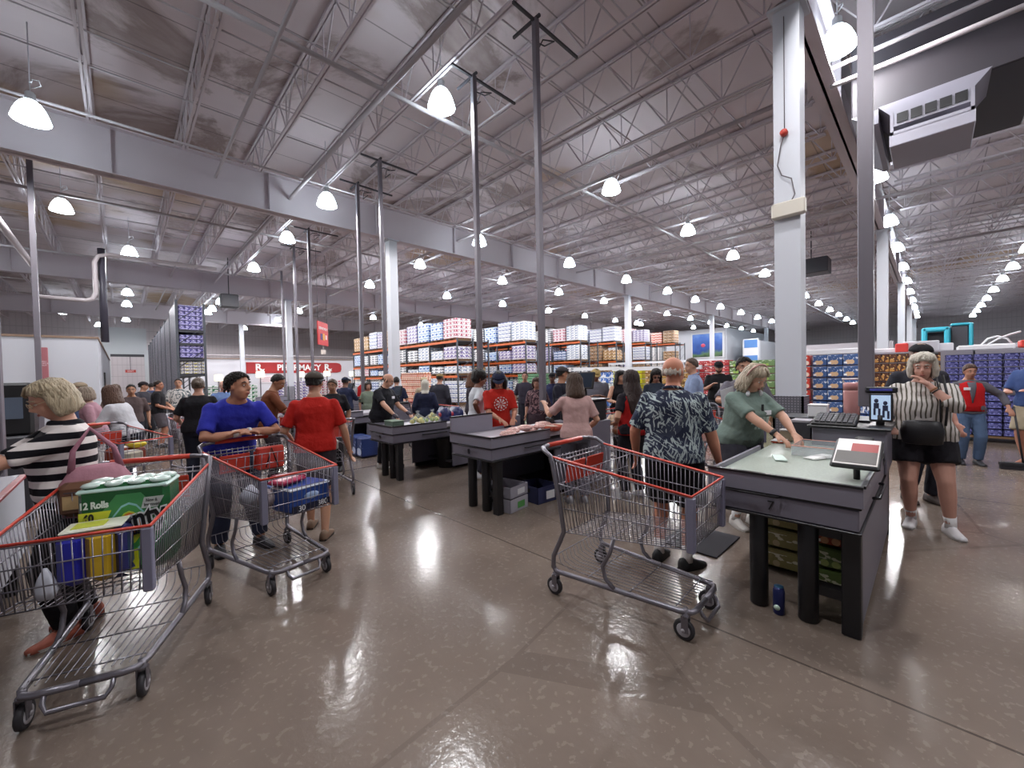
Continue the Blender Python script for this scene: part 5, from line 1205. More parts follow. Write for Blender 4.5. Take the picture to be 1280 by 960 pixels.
            cap_shell(m, 1.12, .062, -.05)
            for k in range(11):
                a = math.pi * .45 + math.pi * 1.1 * k / 10
                m.tube([H @ Vector((-.015 + .092 * math.cos(a), .08 * math.sin(a), .03)), H @ Vector((-.02 + .108 * math.cos(a), .094 * math.sin(a), -.08)), H @ Vector((-.035 + .10 * math.cos(a), .10 * math.sin(a), -.17)), H @ Vector((-.04 + .085 * math.cos(a), .08 * math.sin(a), -.21))], [.026, .032, .03, .012], 8)
        elif style == 'bun':
            cap_shell(m, 1.05, .078, -.04); m.ball((-.125, 0, .03), .035, H, 10)
        elif style == 'pony':
            cap_shell(m, 1.05, .075, -.05); m.tube([H @ Vector((-.1, 0, .03)), H @ Vector((-.14, 0, -.02)), H @ Vector((-.12, 0, -.14))], [.02, .03, .012], 8)
        elif style == 'afro':
            m.ball((-.02, 0, .055), (.125, .105, .105), H, 16); m.ball((-.05, 0, -.0), (.10, .096, .09), H, 14)
        elif style == 'hijab':
            cap_shell(m, 1.16, .05, -.1); m.tube([H @ Vector((-.02, 0, -.04)), SP(.52, -.01), SP(.46, -.01)], [.085, .085, .12], 16)
        if style == 'short' and near and not cap:
            lk = MB(); hr = random.Random(len(label))
            for k in range(420):
                a = hr.uniform(-math.pi, math.pi); zz = hr.uniform(-.02, 1); fr = max(0, math.cos(a))
                lo = -.03 + .105 * fr ** .5; z_ = lo + (.128 - lo) * (1 - (1 - max(0, zz)) ** 1.6)
                q = max(0., 1 - (max(0, z_ - .03) / .10) ** 2) ** .5
                P_ = lambda g_, dz, da: H @ Vector((-.012 + (.106 + g_) * q * math.cos(a + da), (.084 + g_) * q * math.sin(a + da), z_ + dz))
                da = hr.uniform(-.12, .12)
                lk.tube([P_(-.006, .004, 0), P_(.005, 0, da * .5), P_(.007, -.010 + .014 * fr, da), P_(.003, -.022 + .018 * fr, da * 1.3)], [.005, .007, .005, .001], 4)
            lk.build('hair_tufts', HR, e)
        if style in ('bob', 'wavy', 'long', 'shoulder') and not cap:
            lk = MB(); hr = random.Random(len(label))
            low = {'bob': -.10, 'wavy': -.16, 'long': -.12, 'shoulder': -.19}[style]; N = 150 if near else 60
            for k in range(N):
                a = -math.pi + 2 * math.pi * (k + hr.random()) / N; fr = max(0, math.cos(a)); j = 1 + hr.uniform(-.03, .06)
                start = H @ Vector((-.02 + .03 * math.cos(a), .02 * math.sin(a) + .012, .128 * j))
                if fr > .35:      # fringe swept to one side
                    a2 = a + .35 * (1 if a > .1 else -1)
                    pts = [start, H @ Vector((-.012 + .085 * math.cos(a2), .07 * math.sin(a2), .108 * j)), H @ Vector((-.010 + .104 * j * math.cos(a2), .086 * j * math.sin(a2), .078)), H @ Vector((-.012 + .103 * j * math.cos(a2 * 1.25), .089 * math.sin(a2 * 1.25), .045 + .025 * hr.random()))]
                    rr2 = [.008, .009, .008, .002]
                else:
                    wv = .012 if style == 'wavy' else .004; ln = low * (1 + hr.uniform(-.12, .12)) * (1 if fr < .3 else .85); sp = {'bob': 1.02, 'wavy': 1.25, 'long': 1.05, 'shoulder': 1.15}[style]
                    P_ = lambda r1, z_: H @ Vector((-.014 + .104 * r1 * j * math.cos(a) + hr.uniform(-wv, wv), .086 * r1 * j * math.sin(a) + hr.uniform(-wv, wv), z_))
                    pts = [start, P_(.80, .105), P_(1.03, .05), P_(1.08, -.02), P_(sp, ln * .55), P_(sp * 1.02, ln * .82), P_(sp * (.86 if style == 'bob' else .95), ln)]
                    rr2 = [.010, .013, .014, .014, .013, .011, .003]
                lk.tube(pts, rr2, 5)
            lk.build('hair_locks', HR, e)
        shell(m, {'hijab': 'headscarf'}.get(style, 'hair'), cloth('c8c4b8') if style == 'hijab' else HR, .009 if near else .013, 2)
    if cap:
        cm = MB()
        rings = []
        for i in range(7):
            v = i / 6 * math.pi / 2 * .97; q = math.cos(v); z_ = .045 + .085 * math.sin(v)
            rings.append([H @ Vector((-.012 + .115 * q * math.cos(2 * math.pi * j / 20), .093 * q * math.sin(2 * math.pi * j / 20), z_)) for j in range(20)])
        cm.rings(rings); co_ = cm.build('cap', cloth(cap), e)
        bk = -1 if 'rev' in style else 1
        MB().rings([[H @ Vector((x_, y_, .05 + dz - (abs(x_) - .09) * .18 - y_ * y_ * 2.2)) for x_, y_ in [(.07, .088), (.13, .07), (.175, .035), (.185, 0), (.175, -.035), (.13, -.07), (.07, -.088)]] for dz in (-.004, .004)], 0, True).build('brim', cloth(cap), co_)
    return dict(e=e, SP=SP, H=H, J=J, LG=LG, P0=P0, sh=sh)
def badge(P, u, ly, w=1., lab=True, fx=None):
    c_ = P['SP'](u, (fx if fx is not None else .128 * w), ly)
    M = Matrix.Translation(c_)
    MB().box(-.004, .004, -.04, .04, -.022, .022, bev=.002, M=M).build('name_badge', flat('e8e8ee', .4), P['e'])
def glasses(P, c_='3a2c26', lens=None):
    m = MB()
    for sd in (1, -1):
        m.tube([P['H'] @ Vector((.101, sd * .031 + .022 * math.cos(a), .002 + .015 * math.sin(a))) for a in [k * math.pi / 6 for k in range(12)]], .0022, 5, closed=True)
        m.tube([P['H'] @ Vector((.100, sd * .053, .006)), P['H'] @ Vector((.04, sd * .08, .008)), P['H'] @ Vector((-.01, sd * .082, .005))], .0022, 5)
    m.tube([P['H'] @ Vector((.102, .009, .006)), P['H'] @ Vector((.102, -.009, .006))], .0022, 5)
    g = m.build('glasses', flat(c_, .4, .3), P['e'])
    if lens:
        for sd in (1, -1): MB().ball((.101, sd * .031, .002), (.002, .021, .014), P['H'], 10).build('lens', flat(lens, .1), g)
def wrist(P, nm, c_, wdt=.012, r=.03, name='watch', t_=.93, n=1):
    a, el, wr, T = P['J'][nm]; d = (wr - el).normalized(); p = el.lerp(wr, t_)
    MB().tube([p - d * wdt, p + d * wdt], r, 14).build(name, flat(c_, .4), P['e'])
def W(P, p):          # local point (1.7 m scale) to the world
    e = P['e']; s = e.scale[0]; a = e.rotation_euler[2]; x, y, z = Vector(p) * s
    return Vector((e.location[0] + x * math.cos(a) - y * math.sin(a), e.location[1] + x * math.sin(a) + y * math.cos(a), z))
DN = (0, 0, -1)
# 1 striped woman
sm = stripes('e6dfdc', '15141a', 'z', .088, .5)
P = person('woman in a black and white striped blouse reaching over the left border counter', -.27, 3.86, 192, 1.61, 1.18, True, 2, 5, 22, larm=(.50, .12, 1.16, (-.3, .5, -1)), rarm=(.48, -.12, 1.1, (-.3, -.5, -1)),
           skinc='c08f76', hair='b8a88c', style='bob', shirtmat=sm, sleeve=1.05, bottoms=('pants', '17151a'), shoe='b0604c', near=True, bust=.05, belly=.04, feet=[(.05, .12, 10), (-.08, -.08, -5)])
glasses(P, 'c8b090')
p = W(P, (-.09, .27, .98)); e = thing('handbag', 'dusty pink shoulder bag hanging behind the striped woman', 'bag', p, 192)
m = MB(); m.rings([[(.075 * c_ * q * math.cos(a), .075 + .0 * a, 0) if False else (.17 * q * math.cos(a), .075 * q * math.sin(a), z_) for a in [k * math.pi / 8 for k in range(16)]] for z_, q, c_ in ((-.16, .5, 1), (-.14, .9, 1), (-.04, 1.05, 1), (.06, .95, 1), (.13, .7, 1), (.15, .5, 1))])
m.build('bag_body', cloth('b07f8c'), e); MB().tube([(-.11, 0, .12), (-.08, .01, .25), (.02, -.02, .38), (.10, .01, .25), (.11, 0, .12)], [.02, .014, .013, .014, .02], 8).build('strap', cloth('a87484'), e)
# 2 man in blue
P = person('man in a royal blue shirt leaning on the handle of his cart', .74, 4.60, -84, 1.74, 1.12, False, 30, 34, -14, larm=(.27, .03, 1.10, (.0, 1, -.25)), rarm=(.27, -.02, 1.09, (.0, -1, -.25)), skinc='a9765a', hair='1c1613', style='short', shirt='2a2f9c', sleeve=.8,
           bottoms=('pants', '2c3044'), shoe='2b2b30', near=True, beard=None, feet=[(.12, .16, 12), (.02, -.14, -10)])
wrist(P, 'R', 'dcd8d4', .03, .034, 'wrist_bandage', .9); wrist(P, 'L', 'd8d8dc', .012, .033, 'watch', .92)
# 3 man in red
P = person('man in a red t-shirt and dark cap walking away from the camera', 1.42, 4.42, 62, 1.66, 1.08, False, 2, -6, 2, rarm=(.08, -.32, .84), larm=(.16, .24, .92), skinc='a87b60', hair='1d1714', style='short', shirt='b22018', sleeve=.8,
           bottoms=('shorts', '2a2228'), shoe='7a6250', near=True, cap='4a423c', feet=[(.16, .10, 0), (-.22, -.10, -10)])
# 4 balding cashier
P = person('balding cashier in a black polo shirt with a name badge', 3.32, 6.78, -62, 1.68, 1.22, False, 12, 12, 20, rarm=(.42, -.28, .98, (-.2, -1, -.3)), larm=(.4, .16, .98), skinc='b98a70', hair='1d1815', style='bald', shirt='1b1b22', sleeve=.8, bottoms=('pants', '1c1c22'), shoe='c8c4c0', near=True, belly=.06, collar=True)
badge(P, .36, .07, 1.2, fx=.155)
MB().ball((.05, 0, 0), (.07, .05, .03), P['J']['R'][3], 10).build('glove', flat('2c1f30', .6), P['e'])
MB().ball((.05, 0, 0), (.07, .05, .03), P['J']['L'][3], 10).build('glove', flat('2c1f30', .6), P['e'])
# 5..9
P = person('woman in a dark cardigan over a pink blouse beyond the balding cashier', 5.15, 6.55, -38, 1.64, .95, True, 2, 25, 5, skinc='b8866c', hair='6b4632', style='shoulder', shirt='3b343d', sleeve=1.9, bottoms=('pants', '2b2b38'), bust=.04, rarm=(.2, -.12, 1.05), larm=(.2, .12, 1.05))
m = MB(); m.rings([[P['SP'](u, .125, y_) for y_ in (-.05, .05)] + [P['SP'](u, .138, y_) for y_ in (.05, -.05)] for u in (.05, .2, .32, .44)], 0, True); m.build('blouse', cloth('c89a90'), P['e'])
P = person('woman in a white t-shirt with hand on hip between counters eight and nine', 3.98, 4.92, -24, 1.66, 1.1, True, 3, -12, 6, rarm=(-.02, -.20, 1.02, (-.7, -1, .1)), larm=(.28, .1, 1.0), skinc='6f4632', hair='17110f', style='afro', shirt='c8ccd2', sleeve=.75, bottoms=('pants', '2b2a33'), near=True, bust=.06, shoe='c8c8cc')
MB().tube([P['SP'](.06, .14 * math.cos(a), .185 * math.sin(a)) for a in [k * 2 * math.pi / 20 for k in range(20)]], .016, 6, closed=True).build('belt', M_black, P['e'])
P = person('cashier in a red t-shirt with a round emblem and a navy cap behind counter eight', 3.95, 4.40, -116, 1.66, 1.05, False, 8, -18, 26, rarm=(.36, -.08, 1.0), larm=(.34, .12, 1.0), skinc='a8755c', hair='1a1414', style='wavy', shirt='b5261c', sleeve=.85, bottoms=('pants', '24242c'), near=True, cap='272c44')
c_ = P['SP'](.30, .138, 0); Mm = Matrix.Translation(c_) @ Matrix.Rotation(R(8), 4, 'Y') @ Matrix.Rotation(R(90), 4, 'Y')
m = MB()
for k in range(14):
    a = 2 * math.pi * k / 14; m.box(.092, .104, -.012, .012, -.006, .004, M=Mm @ Matrix.Rotation(a, 4, 'Z'))
for k in range(8):
    a = 2 * math.pi * k / 8 + .2; m.rings([[(Mm @ Matrix.Rotation(a, 4, 'Z')) @ Vector(q) for q in ((.01, -.004, z_), (.07, -.018, z_), (.075, .012, z_))] for z_ in (-.006, .002)], 0, False)
m.build('shirt_emblem', flat('d8c8c8', .6), P['e'])
P = person('woman in a pale pink t-shirt seen from behind at the register of lane eight', 3.98, 3.02, 52, 1.58, 1.08, True, 2, 4, 6, larm=(.36, .34, 1.28, (0, .6, -1)), rarm=(.16, -.2, .95), skinc='b98a70', hair='4b372b', style='shoulder', shirt='c4a09c', sleeve=.8, bottoms=('pants', '55545f'), near=True, bust=.03, shoe='8c8c92')
P = person('woman in a red vest with very long dark hair seen from behind', 4.62, 2.62, 62, 1.60, 1.0, True, 0, -10, 4, larm=(.14, .16, 1.02, (-1, .6, 0)), rarm=(.1, -.26, .9), skinc='b98a70', hair='2c1a17', style='long', shirt='1d1a22', sleeve=.7, bottoms=('pants', '1f1e26'), near=True, shoe='b8b4b8')
m = MB()
for (u, hw, df, db) in ((-.05, .19, .135, .155), (.05, .185, .13, .15), (.15, .165, .125, .135), (.28, .175, .14, .14), (.38, .18, .135, .14), (.46, .15, .10, .12)): pass
m.rings([[P['SP'](u, (df if math.cos(a) > 0 else db) * math.cos(a), hw * math.sin(a)) for a in [k * 2 * math.pi / 24 for k in range(24)]] for (u, hw, df, db) in ((-.07, .205, .15, .165), (.03, .20, .145, .16), (.13, .172, .135, .142), (.25, .18, .15, .146), (.36, .175, .145, .15), (.44, .15, .115, .14), (.485, .10, .08, .105))])
m.build('vest', cloth('b01e1e'), P['e'])
# 10 hawaii
fm = floral('2a2f42', 'a8b4b4', 11., .57, '3a4152')
P = person('heavy balding man in a navy floral shirt seen from behind with black shorts', 3.22, 1.46, 14, 1.70, 1.28, False, 1, -22, 2, rarm=(.14, -.32, .84), larm=(.1, .33, .86), skinc='b8785c', hair='c4b8ac', style='bald', shirtmat=fm, sleeve=.86, bottoms=('shorts', '17161b'), shoe='19191c', near=True, belly=.08, collar=True, sock='d8d4d2', feet=[(.03, .13, -8), (-.04, -.10, -35)])
p = W(P, (.17, -.33, .72)); o = MB().ball((0, 0, 0), (.04, .035, .07), n=12).ball((.01, 0, -.06), (.03, .04, .05), n=10).build('blue_bag', flat('3f6fb8', .5), None, p); tag(o, 'small blue bag held by the man in the floral shirt', 'bag')
# 11.. right of centre
P = person('man in a light blue dress shirt looking left behind the floral shirted man', 7.0, 2.80, 118, 1.80, 1.1, False, 2, 20, 4, rarm=(.22, -.22, 1.05), larm=(.3, .12, 1.1), skinc='b08268', hair='5c4c42', style='short', shirt='8c9cbc', sleeve=1.9, bottoms=('pants', '2a2c3c'), collar=True, belly=.05)
P = person('bearded man in black with a cap and sandals beside the green cartons', 10.0, 3.44, -158, 1.80, 1.25, False, 2, 4, 14, rarm=(.3, -.14, 1.2), larm=(.32, .16, 1.12), skinc='a87a64', hair='1a1512', style='short', shirt='17161a', sleeve=.85, bottoms=('shorts', '1b1a1f'), shoe='1a1a1c', belly=.07, cap='1c1b20', beard='1a1512')
p = W(P, (.40, .12, 1.14)); o = MB().box(-.01, .0, -.12, .12, -.1, .1).box(-.012, .0, .0, .11, -.2, -.02).build('paper_sheet', flat('d8d8dc', .6), None, p); o.rotation_euler = (0, R(20), R(-158)); tag(o, 'white paper held by the bearded man in black', 'paper')
P = person('bearded man in a grey polo shirt holding papers behind the cashier of lane seven', 5.72, 1.66, -160, 1.74, 1.12, False, 1, 4, 3, rarm=(.42, -.16, 1.2, (-.2, -.8, -.6)), larm=(.15, .22, .95), skinc='a87a60', hair='1d1613', style='short', shirt='67636c', sleeve=.85, bottoms=('pants', '24232a'), near=True, collar=True, beard='1d1613')
p = W(P, (.50, -.2, 1.24)); o = MB().box(-.004, .0, -.09, .09, -.11, .11).box(-.006, -.004, -.07, .07, -.05, .08, 1).build('paper_sheet', [flat('d8d8dc', .6), flat('b4b4bc', .6)], None, p); o.rotation_euler = (R(15), R(10), R(-120)); tag(o, 'folded paper in the hand of the bearded man in the grey polo', 'paper')
# 14 cashier lane 7
P = person('cashier in a grey green t-shirt with curly fair hair and headphones at counter seven', 4.54, 1.33, -122, 1.66, 1.26, True, 17, 4, 26, rarm=(.5, -.06, 1.0, (-.1, -1, -.2)), larm=(.47, .13, 1.02, (-.1, 1, -.2)), skinc='c0927a', hair='b3a48e', style='wavy', shirt='76877f', sleeve=.85, bottoms=('shorts', '3a3942'), shoe='c0bcb8', near=True, bust=.07, belly=.05, sock='e0e0e0')
badge(P, .34, .08, 1.2, fx=.205)
MB().tube([P['H'] @ Vector((-.01 + .0 * a, .115 * math.cos(a), .03 + .125 * math.sin(a))) for a in [math.pi * k / 10 for k in range(11)]], .008, 8).build('headband', flat('b88a80', .4), P['e'])
for sd in (1, -1): MB().ball(P['SP'](.50, .07, sd * .075), (.022, .018, .03), n=12).build('headphone_cup', flat('d8d8dc', .4), P['e'])
MB().box(-.003, .003, -.012, .012, -.1, .0, M=Matrix.Translation(P['SP'](.42, .18, .02))).build('lanyard', M_black, P['e'])
c0 = P['SP'](.25, .222, 0); m = MB()
for k in range(5): m.box(-.002, .003, -.10 + k * .04, -.07 + k * .04, -.02 + .01 * (k % 2), .05, M=Matrix.Translation(c0) @ Matrix.Rotation(R(17), 4, 'Y'))
for k in range(4): m.box(-.002, .004, -.05 + k * .04, -.025 + k * .04, -.075, -.05, M=Matrix.Translation(c0) @ Matrix.Rotation(R(17), 4, 'Y'))
m.build('shirt_print', flat('a8b8b0', .7), P['e']); wrist(P, 'R', '1a1a20', .016, .034, 'watch', .88)
# 15 white haired woman
vm = stripes('c9c4c0', '5b564c', 'y', .033, .36, .05)
P = person('white haired woman in a striped blouse with her hand at her mouth', 5.62, .06, -176, 1.70, 1.3, True, 3, -4, 8, larm=(.20, .035, 1.40, (.3, .8, -1)), rarm=(.28, -.24, 1.02), skinc='b98a78', hair='cfc8ba', style='bob', shirtmat=vm, sleeve=1.35, bottoms=('short shorts', '232127'), shoe='dcdadc', near=True, bust=.07, belly=.07, sock='e6e4e4', feet=[(.10, .18, 20), (-.02, -.08, -10)])
m = MB(); m.rings([[P['SP'](u, fx, y_) for y_ in (-wy, wy)] + [P['SP'](u, fx + .016, y_) for y_ in (wy * .8, -wy * .8)] for u, fx, wy in ((.0, .20, .05), (.12, .215, .065), (.26, .205, .07), (.40, .13, .06))], 0, True); m.build('inner_top', cloth('cfc8c4'), P['e'])
wrist(P, 'L', '9a6a48', .008, .034, 'bracelet', .82); wrist(P, 'L', '2a2220', .006, .036, 'bracelet', .74)
p = W(P, (.30, -.02, .98)); e = thing('handbag', 'black handbag on a shoulder strap in front of the white haired woman', 'bag', p, -176)
m = MB(); m.rings([[(.06 * q * math.cos(a), .15 * q * math.sin(a), z_) for a in [k * math.pi / 8 for k in range(16)]] for z_, q in ((-.12, .7), (-.11, .9), (.0, 1.), (.09, .85), (.1, .6))]); m.build('bag_body', flat('17151a', .5), e)
MB().tube([(0, .15, .06), (-.06, .17, .3), (-.1, .14, .52)], .01, 6).tube([(0, .12, .08), (-.05, .12, .3), (-.1, .10, .5)], .008, 6).build('strap', M_black, e)
p = W(P, (.38, -.26, 1.02)); e = thing('phone', 'white phone in the right hand of the white haired woman', 'phone', p, -150); MB().box(-.07, .07, -.035, .035, -.004, .004, bev=.003).build('case', flat('d0d0d6', .3), e); MB().box(-.065, .065, -.031, .031, .004, .005).build('screen', flat('26262e', .1), e)
P = person('man in a black cap standing behind the white haired woman', 6.7, .10, -150, 1.84, 1.15, False, 0, 0, 10, skinc='c08a78', hair='8a7468', style='short', shirt='2c2c34', sleeve=.8, bottoms=('pants', '2a2a34'), cap='19181c', shoe='3a2c28')
# 17 red vest with broom
P = person('worker in a red vest and jeans holding a push broom at right', 9.75, -.42, -166, 1.60, 1.0, True, 0, 4, 8, larm=(.16, .40, .98, (-.3, 1, -.5)), rarm=(-.02, -.24, .88), skinc='9c6c56', hair='4c3226', style='bun', shirt='5c5a62', sleeve=1.8, bottoms=('pants', '4c5f7c'), shoe='2a2a30')
m = MB(); m.rings([[P['SP'](u, (df if math.cos(a) > 0 else db) * math.cos(a), hw * math.sin(a)) for a in [k * 2 * math.pi / 24 for k in range(24) if not 11 < 0]] for (u, hw, df, db) in ((-.02, .205, .15, .165), (.1, .185, .14, .15), (.25, .18, .145, .146), (.36, .185, .14, .15), (.44, .16, .11, .14), (.485, .10, .08, .105))])
m.build('vest', cloth('b8181c'), P['e']); badge(P, .36, -.07, fx=.165)
m = MB(); m.rings([[P['SP'](u, fx, y_) for y_ in (-wy, wy)] + [P['SP'](u, fx + .012, y_) for y_ in (wy * .7, -wy * .7)] for u, fx, wy in ((.12, .146, .006), (.26, .153, .028), (.38, .145, .045), (.47, .10, .055))], 0, True); m.build('shirt_front', cloth('5c5a62'), P['e'])
p = W(P, (.26, .52, 0)); e = thing('push_broom', 'black push broom held by the worker in the red vest', 'broom', (p[0], p[1], 0), -170)
MB().box(-.04, .04, -.24, .24, .05, .11, bev=.01).build('broom_head', flat('1f1e24', .6), e); MB().box(-.035, .035, -.23, .23, .0, .05).build('bristles', flat('26242a', .9), e); MB().tube([(0, 0, .1), (-.07, -.08, .95)], .013, 8).build('handle', flat('26262c', .5), e)
P = person('man in a blue t-shirt and khaki shorts cut by the right edge', 10.15, -1.12, 150, 1.80, 1.12, False, 0, 10, 4, larm=(.32, .12, 1.12), rarm=(.3, -.14, 1.1), skinc='a5705a', hair='5a3022', style='short', shirt='3c5080', sleeve=.85, bottoms=('shorts', 'b4a890'), shoe='a8705a')
# centre group beyond lane eight
P = person('man in a dark cap and navy t-shirt beyond the register of lane eight', 5.3, 4.32, -70, 1.70, 1.05, False, 2, 30, 0, larm=(.34, .1, 1.18), rarm=(.3, -.14, 1.12), skinc='a87658', hair='1d1613', style='short', shirt='22222f', sleeve=.85, bottoms=('pants', '26262e'), cap='4a4648')
P = person('person in a grey shirt and yellow cap looking at a phone', 6.9, 4.72, -140, 1.68, 1.25, False, 2, 5, 22, larm=(.26, .08, 1.15), rarm=(.28, -.1, 1.15), skinc='7c5440', hair='1d1613', style='short', shirt='6a6a74', sleeve=.95, bottoms=('pants', '2a2a34'), cap='b8a06a', belly=.05)
P = person('woman in a black strapless top with dark hair behind the groceries', 7.0, 4.22, -130, 1.62, 1.1, True, 2, 18, 4, larm=(.24, .14, 1.1), rarm=(.34, -.24, 1.1), skinc='b98a70', hair='17100f', style='shoulder', shirt='17151a', sleeve=.05, bottoms=('pants', '1f1e24'), bust=.06, sleeveless=True)
P = person('woman in a denim jacket and sunglasses looking down at her phone', 7.15, 3.56, -148, 1.64, 1.1, True, 2, 2, 22, larm=(.26, .06, 1.14), rarm=(.26, -.06, 1.14), skinc='8c6450', hair='1a1412', style='long', shirt='2c3340', sleeve=1.9, bottoms=('pants', '1f1f26'), bust=.04)
glasses(P, '17161a', '17161a')
# left crowd
P = person('man in a dark grey t-shirt and shorts in the left aisle', .38, 14.4, -50, 1.62, 1.12, False, 0, 30, 0, larm=(.3, .1, 1.08), rarm=(.32, -.1, 1.1), skinc='a87a60', hair='1d1613', style='short', shirt='3c3a42', sleeve=.9, bottoms=('pants', '26252b'), cap='2a262a')
P = person('man in a black t-shirt and grey shorts in the left aisle', .62, 13.2, -10, 1.64, 1.15, False, 0, -20, 0, larm=(.2, .14, .98), rarm=(.22, -.16, .98), skinc='a06a50', hair='2a1c16', style='buzz', shirt='1b191d', sleeve=.85, bottoms=('shorts', '5a545a'), shoe='1f1e22')
P = person('man in a white patterned shirt and grey trousers left of centre aisle', 1.06, 13.8, -100, 1.68, 1.1, False, 0, 0, 0, larm=(.2, .16, 1.0), rarm=(.22, -.14, .98), skinc='a87a60', hair='1d1613', style='short', shirtmat=floral('c8c4c0', '5a6468', 11., .5), sleeve=.9, bottoms=('pants', '5c545a'))
P = person('person in black with hair pinned up seen from behind left of the man in blue', .82, 7.7, 78, 1.64, 1.2, True, 0, 0, 4, larm=(.25, .25, 1.0), rarm=(.26, -.24, 1.02), skinc='a87a64', hair='5c4c40', style='bun', shirt='17151a', sleeve=.8, bottoms=('pants', '1f2230'))
P = person('older man in a light blue shirt facing the camera beyond the man in blue', 1.62, 11.0, -104, 1.60, 1.15, False, 0, 0, 4, skinc='b98a78', hair='b0a498', style='bald', shirt='7088b8', sleeve=.9, bottoms=('pants', '3a4050'))
P = person('man in a brown shirt bending over a cardboard box behind the man in blue', 1.62, 7.1, -12, 1.70, 1.1, False, 12, -25, 24, larm=(.42, .14, 1.1), rarm=(.44, -.16, 1.12), skinc='96684c', hair='1d1613', style='short', shirt='6a3a24', sleeve=.95, bottoms=('pants', '3a3238'))
p = W(P, (.5, 0, .92)); o = MB().box(-.16, .16, -.22, .22, 0, .26, bev=.006).build('cardboard_box', flat('9c8468', .8), None, p); o.rotation_euler = (0, 0, R(-12)); MB().box(-.02, .02, -.222, .222, .258, .263).build('tape', flat('b8a488', .5), o); tag(o, 'brown box carried by the man in the brown shirt', 'box')
P = person('woman in black with a pale shoulder strap beyond the man in red', 2.62, 7.2, -130, 1.58, 1.25, True, 0, 4, 2, skinc='8c6248', hair='4c3c30', style='bun', shirt='1d1b20', sleeve=.85, bottoms=('pants', '1f1e24'), bust=.06)
MB().tube([P['SP'](.46, .10, -.14), P['SP'](.3, .19, -.02), P['SP'](.08, .17, .16)], .014, 6).build('bag_strap', cloth('c8b8a0'), P['e'])
P = person('officer in dark navy with a cap near the pharmacy lane', 4.05, 10.3, 30, 1.62, 1.15, False, 0, 0, 4, skinc='6f4a38', hair='17110f', style='short', shirt='252a44', sleeve=1.6, bottoms=('pants', '1f2230'), cap='1f2438', larm=(.4, .1, 1.1), rarm=(.4, -.1, 1.1))
P = person('worker in a red vest seen from behind near the racks at left', 5.35, 12.2, 45, 1.68, 1.0, False, 0, 0, 4, skinc='a87a60', hair='1d1613', style='short', shirt='c8c8cc', sleeve=.9, bottoms=('pants', '2a2a34'))
m = MB(); m.rings([[P['SP'](u, (df if math.cos(a) > 0 else db) * math.cos(a), hw * math.sin(a)) for a in [k * 2 * math.pi / 16 for k in range(16)]] for (u, hw, df, db) in ((-.05, .205, .15, .165), (.13, .185, .14, .15), (.25, .18, .145, .146), (.4, .18, .14, .15), (.485, .10, .08, .105))]); m.build('vest', cloth('b8181c'), P['e'])
P = person('person in a dark jacket left of the far red vested worker', 5.0, 12.5, -60, 1.58, 1.0, False, 0, 0, 10, skinc='a87a60', hair='2a1c16', style='short', shirt='26242a', sleeve=1.8, bottoms=('pants', '2a2a34'))
P = person('brown haired woman in a white t-shirt leaning on a cart behind the striped woman', -.02, 8.3, 150, 1.58, 1.2, True, 18, -30, 8, larm=(.4, .14, 1.05), rarm=(.42, -.12, 1.08), skinc='b08068', hair='54382a', style='shoulder', shirt='c8c8ce', sleeve=.9, bottoms=('pants', '2a2c3a'))
P = person('grey haired woman in pink behind the striped woman', -.36, 9.2, 170, 1.54, 1.15, True, 8, 0, 6, skinc='b08a78', hair='8c7c6c', style='bob', shirt='a8808c', sleeve=1.5, bottoms=('pants', '3a3a48'))
P = person('man in a tan cap and light blue shirt farther behind the striped woman', -.5, 10.3, 175, 1.62, 1.05, False, 4, 20, 4, skinc='a87a64', hair='6c6058', style='short', shirt='6a7ca8', sleeve=.9, bottoms=('pants', '3a3a48'), cap='8c7c68')
P = person('dark haired person in brown red at the back of the left queue', -.66, 11.6, -120, 1.52, 1.1, True, 0, 0, 4, skinc='a87a64', hair='4a3a34', style='bob', shirt='7a3428', sleeve=.9, bottoms=('pants', '2a2a34'))
P = person('person with brown hair looking ahead in the left queue behind the white t-shirt', -.12, 11.8, -95, 1.56, 1.0, True, 0, 0, 4, skinc='a87a64', hair='5c4638', style='shoulder', shirt='8c7c74', sleeve=.9, bottoms=('pants', '2a2a34'))
P = person('man with dark hair partly hidden behind the woman in white in the left queue', .12, 11.2, -90, 1.56, 1.05, False, 0, 0, 4, skinc='96684c', hair='1d1613', style='short', shirt='5a4c4c', sleeve=.9, bottoms=('pants', '2a2a34'))
P = person('person in a blue jacket far down the left aisle', .70, 18.5, 80, 1.58, 1.1, False, 0, 0, 4, skinc='a87a64', hair='1d1613', style='short', shirt='3c4a6c', sleeve=1.8, bottoms=('pants', '2a2a34'))
# behind counters nine
P = person('person in a pale headscarf and navy shirt seen from behind beyond counter nine', 4.55, 7.35, 58, 1.52, 1.2, True, 0, 0, 2, skinc='a87a64', hair='c8c4b8', style='hijab', shirt='20243c', sleeve=1.6, bottoms=('pants', '1f2230'), face_detail=False)
P = person('person in a cream beanie and coat between the racks and counter nine', 5.75, 9.35, -100, 1.58, 1.05, True, 0, 0, 4, skinc='a87a64', hair='8c7c6c', style='short', shirt='b8a890', sleeve=1.8, bottoms=('pants', '3a3a48'), cap='c8b894')
P = person('tall person in a dark grey coat beside the person in the cream beanie', 5.75, 8.6, 30, 1.66, 1.15, False, 0, 0, 4, skinc='a87a64', hair='3a302a', style='short', shirt='34343e', sleeve=1.8, bottoms=('pants', '2a2a34'), cap='8c7850')
P = person('person in dark blue standing beyond counter nine', 5.1, 9.6, 60, 1.60, 1.0, False, 0, 0, 4, skinc='a87a64', hair='1d1613', style='short', shirt='252a44', sleeve=.9, bottoms=('pants', '2a2a34'))
